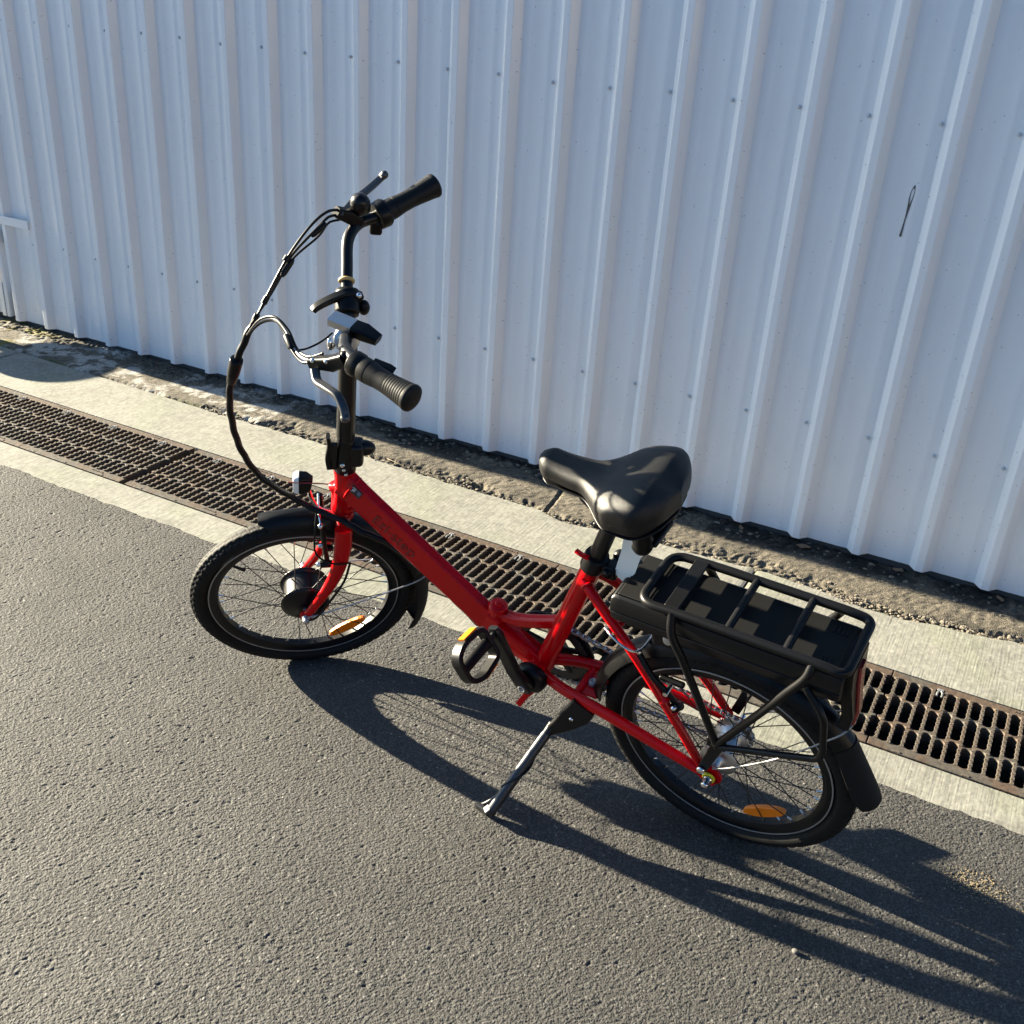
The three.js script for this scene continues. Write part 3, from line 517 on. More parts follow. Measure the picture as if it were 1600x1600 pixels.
// frame -------------------------------------------------------------
const frame = group('frame', bike);
{
  // main tube: narrow flat top, fuller below
  const sec = (k) => [[0.031, -0.0085], [0.031, 0.0085], [0.0285, 0.0112], [-0.0225, 0.0185], [-0.0275, 0.0165], [-0.031, 0.0105], [-0.031, -0.0105], [-0.0275, -0.0165], [-0.0225, -0.0185], [0.0285, -0.0112]].map(([a, b]) => [a * k, b * k]);
  const A = P(0.852, 0.603), B = P(0.520, 0.358), nrm = P(-0.59, 0.80);
  mesh('main_tube', toCreasedNormals(sweep([A, A.clone().lerp(B, 0.1), A.clone().lerp(B, 0.92), B], (i) => sec([1.12, 1.04, 0.98, 1.0][i]), { ref: nrm }), 0.5), red, frame);
  const ax = (a, e = 0, w = 0) => S(a, e, w).applyMatrix4(M0);
  mesh('head_tube', [turned(ax(-0.128), ax(-0.008), [[0, 0], [0, 0.0245], [0.06, 0.0255], [0.16, 0.0215], [0.55, 0.0195], [0.82, 0.0205], [0.93, 0.0225], [1, 0.0225], [1, 0]], 32), sweep([P(0.875, 0.555), P(0.835, 0.578)], (i) => rrect(i ? 0.03 : 0.036, i ? 0.017 : 0.014, 0.011), { ref: P(-0.3, 1) })], red, frame);
  // folding hinge
  mesh('folding_hinge', [turned(P(0.520, 0.325, 0), P(0.494, 0.414, 0), [[0, 0], [0, 0.017], [0.08, 0.0195], [0.2, 0.0185], [0.8, 0.0185], [0.92, 0.0205], [0.98, 0.017], [1, 0.010], [1, 0]], 28), sweep([P(0.525, 0.365), P(0.500, 0.352)], () => rrect(0.033, 0.021, 0.008), { ref: P(-0.5, 0.8) })], red, frame);
  mesh('hinge_bolt', [turned(P(0.4945, 0.412, 0), P(0.4925, 0.419, 0), [[0, 0], [0, 0.009], [0.6, 0.009], [1, 0.006], [1, 0]], 20)], red, frame);
  // curved upper tube and lower box to the seat tube
  mesh('curved_tube', sweep(smooth([P(0.498, 0.385), P(0.455, 0.388), P(0.405, 0.406), P(0.338, 0.437)], 18), () => rrect(0.0125, 0.0125, 0.009, 4), { ref: P(0, 1) }), red, frame);
  mesh('lower_tube', toCreasedNormals(sweep([P(0.512, 0.342), P(0.47, 0.326), P(0.395, 0.292)], (i) => rrect([0.031, 0.028, 0.022][i], [0.019, 0.018, 0.0175][i], 0.007), { ref: P(-0.35, 0.9) }), 0.6), red, frame);
  mesh('seat_tube', [bar(P(0.405, 0.270), P(0.268, 0.622), 0.0195, 0.0195, 28)], red, frame);
  mesh('bottom_bracket', [turned(P(0.402, 0.286, -0.036), P(0.402, 0.286, 0.036), [[0, 0], [0, 0.024], [1, 0.024], [1, 0]], 32)], red, frame);
  mir((s) => mesh('chain_stay', sweep(smooth([P(0.388, 0.284, s * 0.022), P(0.33, 0.287, s * 0.040), P(0.20, 0.283, s * 0.056), P(0.06, 0.266, s * 0.067), P(0.022, 0.259, s * 0.069)], 26), (i, t) => circ(0.0135 - 0.0035 * sstep(0.6, 1, t), 16, 0.0115 - 0.002 * t), { ref: P(0, 1) }), red, frame));
  mir((s) => mesh('seat_stay', sweep(smooth([P(0.285, 0.585, s * 0.014), P(0.25, 0.562, s * 0.030), P(0.17, 0.482, s * 0.046), P(0.07, 0.352, s * 0.062), P(0.020, 0.272, s * 0.067)], 26), (i, t) => circ(0.0105 - 0.002 * t, 14), { ref: P(0, 0, 1) }), red, frame));
  mir((s) => { const g = new THREE.CylinderGeometry(0.024, 0.024, 0.006, 28); g.rotateX(Math.PI / 2); g.scale(1.1, 0.9, 1); g.translate(0.004, 0.254, -s * 0.0655); mesh('dropout', [g, sweep([P(0.035, 0.268, s * 0.0655), P(-0.012, 0.236, s * 0.0655)], () => rrect(0.014, 0.003, 0.002), { ref: P(0.6, 1) })], red, frame); });
  mesh('stay_bridge', [bar(P(0.300, 0.284, -0.035), P(0.300, 0.284, 0.035), 0.008, 0.008, 14), box(0.05, 0.004, 0.06, 0.285, 0.283, 0, 0.002)], red, frame);
  mesh('bridge_bolt', turned(P(0.283, 0.284, 0), P(0.283, 0.296, 0), [[0, 0], [0, 0.0095], [0.5, 0.0095], [0.7, 0.0075], [1, 0.0072], [1, 0.0045], [0.8, 0.004], [0.8, 0]], 20), dullAlloy, frame);
  mesh('brake_bridge', [bar(P(0.205, 0.517, -0.04), P(0.205, 0.517, 0.04), 0.0065, 0.0065, 12)], red, frame);
  mir((s) => mesh('brake_boss', [turned(P(0.098, 0.395, s * 0.057), P(0.112, 0.409, s * 0.048), [[0, 0.012], [1, 0.012]], 14), bar(P(0.085, 0.374, s * 0.058), P(0.078, 0.385, s * 0.05), 0.010, 0.008, 12)], red, frame));
  const bead = (c, axis, r, r2 = r) => { const n = axis.clone().normalize(), u = Math.abs(n.z) > 0.8 ? V3(1, 0, 0) : V3(0, 0, 1).addScaledVector(n, -n.z).normalize(), v = n.clone().cross(u); return sweep(Array.from({ length: 40 }, (_, k) => { const a = k / 40 * 2 * Math.PI; return c.clone().addScaledVector(u, r * Math.cos(a)).addScaledVector(v, r2 * Math.sin(a)); }), (i) => circ(0.0024 + 0.0006 * (i % 2), 6), { closed: true }); };
  mesh('weld_bead', bead(P(0.352, 0.430), P(0.9, -0.35), 0.0138, 0.0150), red, frame);
  mesh('weld_bead', bead(P(0.412, 0.300), P(0.9, 0.35), 0.0185, 0.0230), red, frame);
  mesh('weld_bead', bead(P(0.834, 0.590), P(0.8, 0.59), 0.0205, 0.0335), red, frame);
  mir((s) => mesh('weld_bead', bead(P(0.274, 0.578, s * 0.019), P(0.7, 0.5, -s * 0.4), 0.0112), red, frame));
  // lettering on the near side of the main tube
  const font = await new FontLoader().loadAsync('fonts/droid/droid_sans_regular.typeface.json');
  const tg = new TextGeometry('Ezi-step', { font, size: 0.024, depth: 0.0005, curveSegments: 4, bevelEnabled: false });
  const dir = P(-0.803, -0.594).normalize(), upv = P(-0.594, 0.803).normalize();
  const tilt = 0.142; tg.rotateX(0);
  const q = P(0, 0, 1).applyAxisAngle(dir, -tilt), u2 = q.clone().cross(dir).normalize();
  tg.applyMatrix4(new THREE.Matrix4().makeBasis(dir, u2, q)); const tp = P(0.782, 0.5375, 0.0178); tg.translate(tp.x, tp.y, tp.z); void upv;
  const txt = mesh('lettering', tg, std([0.12, 0.003, 0.005], 0.35), frame); txt.userData.label = 'dark lettering on the main tube';
  // badge
  const cv = document.createElement('canvas'); cv.width = 128; cv.height = 96; const cx = cv.getContext('2d'); cx.fillStyle = '#10131f'; cx.fillRect(0, 0, 128, 96); cx.strokeStyle = '#c9ced6'; cx.lineWidth = 9; cx.beginPath(); cx.arc(44, 54, 30, Math.PI * 0.6, Math.PI * 1.75); cx.stroke(); cx.fillStyle = '#d8dce4'; cx.beginPath(); cx.arc(46, 55, 14, 0, 7); cx.fill(); cx.fillStyle = '#10131f'; cx.beginPath(); cx.arc(48, 56, 6, 0, 7); cx.fill(); cx.fillStyle = '#7d86a8'; cx.fillRect(84, 22, 34, 8); cx.fillRect(84, 40, 34, 8); cx.fillRect(90, 58, 26, 6);
  const bt = new THREE.CanvasTexture(cv); bt.colorSpace = THREE.SRGBColorSpace;
  const bg = new THREE.PlaneGeometry(0.030, 0.021); bg.applyMatrix4(new THREE.Matrix4().makeBasis(dir.clone().multiplyScalar(1), u2, q)); const bpz = P(0.812, 0.600, 0.0152).addScaledVector(u2, 0); bg.translate(bpz.x, bpz.y, bpz.z + 0);
  mesh('badge', bg, new THREE.MeshStandardMaterial({ map: bt, roughness: 0.4 }), frame);
}
// fork ---------------------------------------------------------------
const fork = group('fork', bike);
mesh('crown', inM([turned(S(-0.175, 0.004), S(-0.128, 0), [[0, 0], [0, 0.016], [0.5, 0.0235], [1, 0.0245], [1, 0]], 28), sweep([S(-0.158, 0.004, -0.056), S(-0.150, 0.003, -0.03), S(-0.147, 0.002, 0), S(-0.150, 0.003, 0.03), S(-0.158, 0.004, 0.056)], () => rrect(0.014, 0.0145, 0.009), { ref: V3(0, 1, 0) })], MF), red, fork);
mir((s) => mesh('blade', inM([sweep(smooth([S(-0.140, 0.003, s * 0.052), S(-0.20, 0.004, s * 0.0575), S(-0.28, 0.018, s * 0.0615), S(-0.35, 0.046, s * 0.064), S(-0.408, 0.0765, s * 0.0655)], 28), (i, t) => circ(lerp(0.0185, 0.0095, sstep(0.15, 1, t)), 18, lerp(0.014, 0.0085, t)), { ref: V3(1, 0, 0) }), turned(S(-0.417, 0.0819, s * 0.0605), S(-0.417, 0.0819, s * 0.0675), [[0, 0], [0, 0.0135], [1, 0.0135], [1, 0]], 20)], MF), red, fork));
mir((s) => mesh('brake_arm', inM([rod(smooth([S(-0.262, 0.034, s * 0.040), S(-0.215, 0.040, s * 0.042), S(-0.17, 0.044, s * 0.046), S(-0.135, 0.046, s * 0.044)], 14), 0.0058, 10), box(0.016, 0.012, 0.012, 0.030, -0.225, -s * 0.030, 0.003), turned(S(-0.262, 0.02, s * 0.044), S(-0.262, 0.05, s * 0.044), [[0, 0], [0, 0.0085], [1, 0.0085], [1, 0]], 14)], MF), blackSatin, fork));
mesh('brake_noodle', inM([rod(smooth([S(-0.135, 0.048, 0.05), S(-0.125, 0.052, 0.02), S(-0.135, 0.050, -0.045)], 14), 0.0026, 8), ball(0.006, S(-0.135, 0.05, 0.046)), turned(S(-0.262, 0.051, 0.044), S(-0.262, 0.058, 0.044), [[0, 0.006], [1, 0.005], [1, 0]], 8), turned(S(-0.20, 0.045, 0.043), S(-0.20, 0.055, 0.043), [[0, 0.006], [1, 0.005], [1, 0]], 8)], MF), chrome, fork);
// mudguards ----------------------------------------------------------
const shell = (hw, dep, th, n = 9) => { const o = []; for (let k = 0; k <= n; k++) { const a = lerp(-1, 1, k / n); o.push([-dep * a * a * Math.abs(a) * 0.6 - dep * 0.4 * a * a, hw * a]); } for (let k = n; k >= 0; k--) { const a = lerp(-1, 1, k / n); o.push([-dep * a * a * Math.abs(a) * 0.6 - dep * 0.4 * a * a - th, hw * a * 0.97]); } return o; };
const arcPts = (r, a0, a1, n, cy = 0) => Array.from({ length: n + 1 }, (_, k) => { const a = lerp(a0, a1, k / n) * Math.PI / 180; return V3(r * Math.cos(a), r * Math.sin(a) + cy, 0); });
{
  const T = MF.clone().multiply(new THREE.Matrix4().makeTranslation(0.0819, -0.4171, 0)), g = group('front_mudguard', bike);
  const wave = (i, t) => shell(0.030 * (0.55 + 0.45 * sstep(0, 0.05, t)), 0.025 * sstep(-0.02, 0.08, t), 0.002);
  mesh('guard', inM([sweep(arcPts(0.279, 70, 168, 50), wave, { ref: V3(0.34, 0.94, 0) })], T), blackPlastic, g);
  mesh('mudflap', inM([sweep(Array.from({ length: 9 }, (_, k) => { const t = k / 8, q = lerp(164, 206, t) * Math.PI / 180, r = 0.2815 + 0.006 * t + 0.012 * t * t; return V3(r * Math.cos(q), r * Math.sin(q), 0); }), (i) => { const t = i / 8; return shell(lerp(0.0315, 0.036, t) * (t > 0.95 ? 0.86 : 1), 0.030 - 0.004 * t, 0.0022); }, { ref: V3(-0.96, 0.27, 0) })], T), rubber, g);
  mir((s) => mesh('stay', inM([rod(smooth([V3(-0.004, 0.006, -s * 0.074), V3(-0.06, 0.02, -s * 0.070), V3(-0.19, 0.052, -s * 0.048), V3(-0.262, 0.076, -s * 0.034), V3(-0.284, 0.083, -s * 0.012), V3(-0.286, 0.083, 0)], 24), 0.0018, 8)], T), alloy, g));
}
{
  const g = group('rear_mudguard', bike);
  mesh('guard', sweep(arcPts(0.279, 6, 146, 60, 0.255), (i, t) => shell(0.030, 0.025, 0.002), { ref: V3(1, 0.1, 0) }), blackPlastic, g);
  const a = 145 * Math.PI / 180, f0 = V3(0.281 * Math.cos(a), 0.255 + 0.281 * Math.sin(a), 0), dv = V3(-0.42, -0.90, 0).normalize();
  mesh('mudflap', sweep([0, 0.03, 0.07, 0.115, 0.135, 0.142].map((d) => f0.clone().addScaledVector(dv, d)), (i) => shell([0.031, 0.0325, 0.036, 0.038, 0.034, 0.024][i], [0.027, 0.027, 0.027, 0.025, 0.020, 0.012][i], 0.0022), { ref: V3(-1, 0.4, 0) }), rubber, g);
  mir((s) => mesh('stay', rod(smooth([P(-0.006, 0.283, s * 0.072), P(-0.03, 0.30, s * 0.073), P(-0.12, 0.372, s * 0.060), P(-0.185, 0.432, s * 0.038), P(-0.212, 0.458, s * 0.026), P(-0.222, 0.464, 0)], 24), 0.0018, 8), dullAlloy, g));
}
// stem and folding joint ----------------------------------------------
const stem = group('stem', bike);
mesh('folding_joint', inM([turned(S(-0.010, 0), S(0.085, 0), [[0, 0], [0, 0.0235], [0.15, 0.0245], [0.45, 0.0235], [0.62, 0.0225], [0.8, 0.0195], [1, 0.0175], [1, 0]], 28), box(0.034, 0.058, 0.040, -0.020, 0.036, 0, 0.010), ball(0.017, S(0.048, -0.038, 0), 1.3, 1, 0.9), box(0.018, 0.070, 0.012, 0.024, 0.040, -0.018, 0.004)], MB), blackPaint, stem);
mesh('folding_lever', inM([sweep(smooth([S(0.012, 0.030, 0.020), S(0.04, 0.034, 0.021), S(0.075, 0.031, 0.021), S(0.098, 0.034, 0.021)], 12), (i, t) => rrect(0.0055 - 0.002 * t, 0.009, 0.003), { ref: V3(1, 0, 0) })], MB), blackSatin, stem);
mesh('joint_bolt', inM([0, 1, 2].map((k) => turned(S(0.022 - k * 0.013, 0.004 - k * 0.004, 0.021), S(0.022 - k * 0.013, 0.006 - k * 0.004, 0.0285), [[0, 0], [0, k ? 0.0036 : 0.0058], [0.8, k ? 0.0034 : 0.0054], [1, 0.003], [1, 0]], 12)), MB), chrome, stem);
mesh('stem_tube', inM([turned(S(0.06, 0), S(0.345, 0), [[0, 0], [0, 0.0185], [1, 0.0165], [1, 0]], 28)], MB), blackPaint, stem);
// handlebar -------------------------------------------------------------
const hb = group('handlebar', bike);
const barPts = smooth([S(0.472, -0.150, -0.2765), S(0.452, -0.090, -0.238), S(0.441, -0.050, -0.213), S(0.435, -0.014, -0.193), S(0.424, 0.004, -0.162), S(0.397, 0.006, -0.105), S(0.362, 0.004, -0.045), S(0.348, 0.002, 0), S(0.362, 0.004, 0.045), S(0.397, 0.006, 0.105), S(0.424, 0.005, 0.158), S(0.436, -0.006, 0.193), S(0.437, -0.026, 0.219), S(0.439, -0.055, 0.246), S(0.442, -0.094, 0.286)], 110);
mesh('bar', inM([rod(barPts, (t) => 0.0110 + 0.0042 * (1 - sstep(0.03, 0.10, Math.abs(t - 0.52))), 16)], MB), blackPaint, hb);
function grip(a, b) {                                             // contoured grip with cut lines
  const pr = [[0, 0], [0, 0.0185], [0.012, 0.0202], [0.14, 0.0200], [0.145, 0.0188], [0.155, 0.0188], [0.16, 0.0198], [0.30, 0.0178], [0.45, 0.0176]];
  for (let k = 0; k < 9; k++) { const s = 0.5 + k * 0.045; const r = 0.0180 + 0.0044 * Math.pow((s - 0.5) / 0.4, 1.2); pr.push([s, r], [s + 0.012, r - 0.0006], [s + 0.02, r + 0.0001]); }
  pr.push([0.93, 0.0232], [0.965, 0.0225], [0.99, 0.0185], [1, 0.012], [1, 0]);
  return turned(a, b, pr, 28);
}
const gR0 = S(0.446, -0.064, -0.222), gR1 = S(0.475, -0.158, -0.281), gL0 = S(0.4365, -0.022, 0.216), gL1 = S(0.4425, -0.100, 0.292);
mesh('grip', inM([grip(gR0, gR1)], MB), gripRubber, hb); mesh('grip', inM([grip(gL0, gL1)], MB), gripRubber, hb);
const onR = (t) => gR0.clone().lerp(gR1, t), onL = (t) => gL0.clone().lerp(gL1, t);
mesh('throttle_collar', inM([turned(onL(-0.20), onL(0.03), [[0, 0], [0, 0.0195], [0.08, 0.0212], [0.6, 0.0212], [0.7, 0.0190], [1, 0.0182], [1, 0]], 28), sweep([onL(-0.03).add(V3(-0.018, 0.008, 0)), onL(0.12).add(V3(-0.030, 0.006, 0)), onL(0.16).add(V3(-0.034, 0.002, 0))], () => rrect(0.008, 0.009, 0.004), { ref: V3(0, 1, 0) })], MB), blackPlastic, hb);
mesh('gear_shifter', inM([turned(onR(-0.20), onR(0.02), [[0, 0], [0, 0.022], [0.1, 0.0255], [0.75, 0.0268], [0.95, 0.024], [1, 0.022], [1, 0]], 28), box(0.024, 0.03, 0.024, -0.046, 0.420, 0.212, 0.006)], MB), blackPlastic, hb);
mesh('shifter_window', inM([ball(0.009, onR(-0.10).add(V3(0.004, 0.019, -0.004)), 1, 0.45, 1.2)], MB), whiteLens, hb);
mesh('bell', inM([turned(S(0.448, -0.022, -0.199).add(V3(0.004, 0.010, 0)), S(0.485, -0.018, -0.190).add(V3(0.006, 0.010, 0)), [[0, 0], [0, 0.011], [0.15, 0.018], [0.55, 0.0185], [0.82, 0.0145], [0.95, 0.007], [1, 0]], 28)], MB), blackPaint, hb);
// brake levers: body clamped to the bar, blade reaching along the grip
const leverMat = std([0.09, 0.09, 0.092], 0.38, { metalness: 0.8 });
function lever(pts, bodyPts) {
  const body = mesh('brake_body', inM([sweep(bodyPts, (i) => rrect([0.011, 0.013, 0.0095][i], [0.012, 0.010, 0.008][i], 0.005), { ref: V3(0, 1, 0) }), turned(bodyPts[0].clone().add(V3(0.004, 0.006, 0)), bodyPts[0].clone().add(V3(0.004, 0.012, 0)), [[0, 0.006], [1, 0.005], [1, 0]], 12)], MB), blackSatin, hb);
  const blade = mesh('brake_lever', inM([sweep(smooth(pts, 24), (i, t) => rrect(0.0045 + 0.002 * sstep(0.85, 1, t), 0.0078 - 0.001 * t, 0.0035), { ref: V3(0, 1, 0) }), ball(0.0078, pts[pts.length - 1])], MB), leverMat, hb);
  return [body, blade];
}
lever([S(0.388, 0.054, 0.168), S(0.384, 0.050, 0.190), S(0.394, 0.034, 0.218), S(0.399, 0.016, 0.243), S(0.388, 0.006, 0.262), S(0.378, 0.004, 0.270)], [S(0.430, 0.004, 0.186), S(0.405, 0.026, 0.170), S(0.388, 0.062, 0.150)]);
lever([S(0.472, 0.022, -0.168), S(0.464, 0.014, -0.182), S(0.462, -0.005, -0.225), S(0.462, -0.035, -0.275), S(0.466, -0.052, -0.300), S(0.474, -0.060, -0.302)], [S(0.438, -0.014, -0.193), S(0.456, 0.006, -0.184), S(0.472, 0.028, -0.168)]);
mesh('lever_screw', inM([ball(0.0045, S(0.399, 0.058, 0.158)), ball(0.0045, S(0.410, 0.036, 0.172)), turned(S(0.418, 0.03, 0.150), S(0.436, 0.032, 0.146), [[0, 0.004], [0.5, 0.0055], [1, 0.003], [1, 0]], 12)], MB), chrome, hb);
mesh('quick_clamp', inM([turned(S(0.350, 0.004, -0.030), S(0.376, 0.004, -0.068), [[0, 0], [0, 0.021], [0.15, 0.0225], [0.85, 0.0225], [1, 0.021], [1, 0]], 28), sweep(smooth([S(0.372, -0.020, -0.055), S(0.382, 0.000, -0.050), S(0.378, 0.028, -0.040), S(0.364, 0.058, -0.030), S(0.358, 0.064, -0.027)], 18), (i, t) => rrect(0.0075 - 0.003 * t, 0.010 - 0.003 * t, 0.003), { ref: V3(0, 1, 0) }), ball(0.011, S(0.352, -0.026, -0.052), 1, 1.4, 1)], MB), blackSatin, hb);
mesh('clamp_rivet', inM([ball(0.0055, S(0.384, -0.016, -0.044))], MB), chrome, hb);
mesh('bar_clamp', inM([turned(S(0.338, 0.002, 0.012), S(0.366, 0.004, 0.062), [[0, 0], [0, 0.021], [0.1, 0.0225], [0.9, 0.0225], [1, 0.021], [1, 0]], 28), sweep([S(0.388, 0.030, 0.030), S(0.388, -0.008, 0.052)], () => rrect(0.0085, 0.0145, 0.003), { ref: V3(0, 1, 0) }), ball(0.007, S(0.350, 0.030, 0.058))], MB), alloy, hb);
mesh('display', inM([sweep([S(0.386, -0.008, 0.052), S(0.386, -0.026, 0.062), S(0.382, -0.050, 0.076)], (i) => rrect([0.010, 0.0105, 0.007][i], [0.0155, 0.016, 0.012][i], 0.005), { ref: V3(0, 1, 0) })], MB), blackPlastic, hb);
mesh('elastic_band', inM([turned(S(0.3835, 0.006, -0.081), S(0.3865, 0.006, -0.0865), [[0, 0.0115], [0.1, 0.0145], [0.5, 0.0152], [0.9, 0.0145], [1, 0.0115]], 24)], MB), std([0.55, 0.36, 0.13], 0.6), hb);
// cables -----------------------------------------------------------------
const wiring = group('cables', bike);
const sleeve = smooth([S(0.345, 0.160, -0.025), S(0.300, 0.182, -0.008), S(0.240, 0.203, 0), S(0.170, 0.216, 0), S(0.088, 0.213, 0), S(0.02, 0.198, 0), S(-0.04, 0.166, 0.004), S(-0.085, 0.112, 0.010), S(-0.110, 0.064, 0.022)].map((v) => v.applyMatrix4(MB)).concat([P(0.842, 0.530, 0.040), P(0.80, 0.512, 0.034), P(0.755, 0.482, 0.012), P(0.70, 0.440, 0.004), P(0.62, 0.382, 0.002), P(0.55, 0.330, 0.004)]), 150);
mesh('cable_sleeve', sweep(sleeve, (i, t) => Array.from({ length: 12 }, (_, k) => { const a = k / 12 * 2 * Math.PI, r = (0.0067 - 0.0015 * sstep(0.7, 0.9, t)) * (1 + 0.10 * Math.sin(a + i * 0.9)) * (t < 0.035 ? 0.8 : 1); return [r * Math.cos(a), r * Math.sin(a)]; })), blackSatin, wiring);
mesh('cable_boot', inM([turned(S(0.262, 0.198, 0), S(0.205, 0.211, 0), [[0, 0], [0, 0.0115], [0.1, 0.0125], [0.6, 0.0115], [1, 0.0085], [1, 0]], 20)], MB), blackPlastic, wiring);
for (const [o, thick] of [[0, 0.0026], [1, 0.0026], [2, 0.0022]]) mesh('cable', inM([rod(smooth([S(0.335, 0.165 + o * 0.002, -0.018 + o * 0.003), S(0.379 - o * 0.006, 0.137, -0.060), S(0.428 - o * 0.009, 0.104, -0.100), S(0.470 - o * 0.014, 0.064 - o * 0.004, -0.136), S(0.480 - o * 0.012, 0.040, -0.156), S(0.474 - o * 0.010, 0.020, -0.172)], 40), thick, 8)], MB), blackPlastic, wiring);
mesh('cable_joiner', inM([turned(S(0.392, 0.120, -0.075), S(0.418, 0.100, -0.095), [[0, 0.003], [0.2, 0.0055], [0.8, 0.0055], [1, 0.003]], 12), turned(S(0.444, 0.070, -0.128), S(0.462, 0.045, -0.146), [[0, 0.003], [0.15, 0.0055], [0.85, 0.0065], [1, 0.003]], 12)], MB), blackPlastic, wiring);
mesh('cable_tie', inM([turned(S(0.358, 0.150, -0.040), S(0.368, 0.144, -0.046), [[0, 0.0055], [1, 0.0055]], 12), turned(S(0.416, 0.114, -0.088), S(0.422, 0.109, -0.094), [[0, 0.0062], [1, 0.0062]], 12)], MB), blackPlastic, wiring);
for (const o of [0, 1, 2]) mesh('cable', inM([rod(smooth([S(0.312, 0.178, -0.006), S(0.352 + o * 0.004, 0.152, 0.008), S(0.378 + o * 0.004, 0.124, 0.034), S(0.376 + o * 0.003, 0.108 - o * 0.003, 0.062), S(0.372, 0.096 - o * 0.005, 0.098), S(0.376 + o * 0.006, 0.076 - o * 0.006, 0.136), S(0.388 + o * 0.010, 0.062 - o * 0.010, 0.150)], 36), 0.0025, 8)], MB), [blackPlastic, dullAlloy, blackPlastic][o], wiring);
mesh('cable_joiner', inM([turned(S(0.376, 0.106, 0.066), S(0.372, 0.094, 0.100), [[0, 0.003], [0.15, 0.0065], [0.85, 0.0065], [1, 0.003]], 12)], MB), blackPlastic, wiring);
mesh('cable', inM([rod(smooth([S(0.374, 0.090, 0.105), S(0.366, 0.070, 0.088), S(0.366, 0.045, 0.066), S(0.372, 0.028, 0.050)], 18), 0.0018, 8)], MB), blackPlastic, wiring);
mesh('brake_cable', [rod(smooth([S(-0.118, 0.055, 0.024).applyMatrix4(MB), S(-0.155, 0.062, 0.052).applyMatrix4(MF), S(-0.205, 0.058, 0.066).applyMatrix4(MF), S(-0.225, 0.02, 0.076).applyMatrix4(MF), S(-0.235, -0.012, 0.066).applyMatrix4(MF)], 30), 0.0022, 8)], blackPlastic, wiring);
mesh('motor_cable', [rod(smooth([S(-0.235, -0.012, 0.066), S(-0.29, 0.000, 0.072), S(-0.36, 0.034, 0.078), S(-0.405, 0.062, 0.082), S(-0.417, 0.080, 0.080)].map((v) => v.applyMatrix4(MF)), 30), 0.0028, 8)], blackPlastic, wiring);
mesh('lamp_wire', [rod(smooth([S(-0.046, 0.112, 0.012).applyMatrix4(MB), S(-0.042, 0.060, 0.016).applyMatrix4(MB), S(-0.048, 0.022, 0.012).applyMatrix4(MB)], 16), 0.0014, 6)], redLens, wiring);
// head lamp
{
  const g = group('head_lamp', bike);
  mesh('lamp_body', inM([sweep([S(-0.058, 0.091), S(-0.058, 0.078), S(-0.060, 0.066)], (i) => rrect([0.024, 0.0235, 0.017][i], [0.0145, 0.014, 0.010][i], 0.007), { ref: V3(0, 1, 0) })], MB), blackPlastic, g);
  mesh('lens', inM([sweep([S(-0.058, 0.103), S(-0.058, 0.100), S(-0.058, 0.0912)], (i) => rrect([0.019, 0.0228, 0.024][i], [0.0105, 0.0135, 0.0145][i], 0.007), { ref: V3(0, 1, 0) })], MB), whiteLens, g);
  mesh('bracket', inM([rod(smooth([S(-0.076, 0.072), S(-0.105, 0.066), S(-0.135, 0.050), S(-0.150, 0.020)], 14), 0.0045, 10)], MB), chrome, g);
}
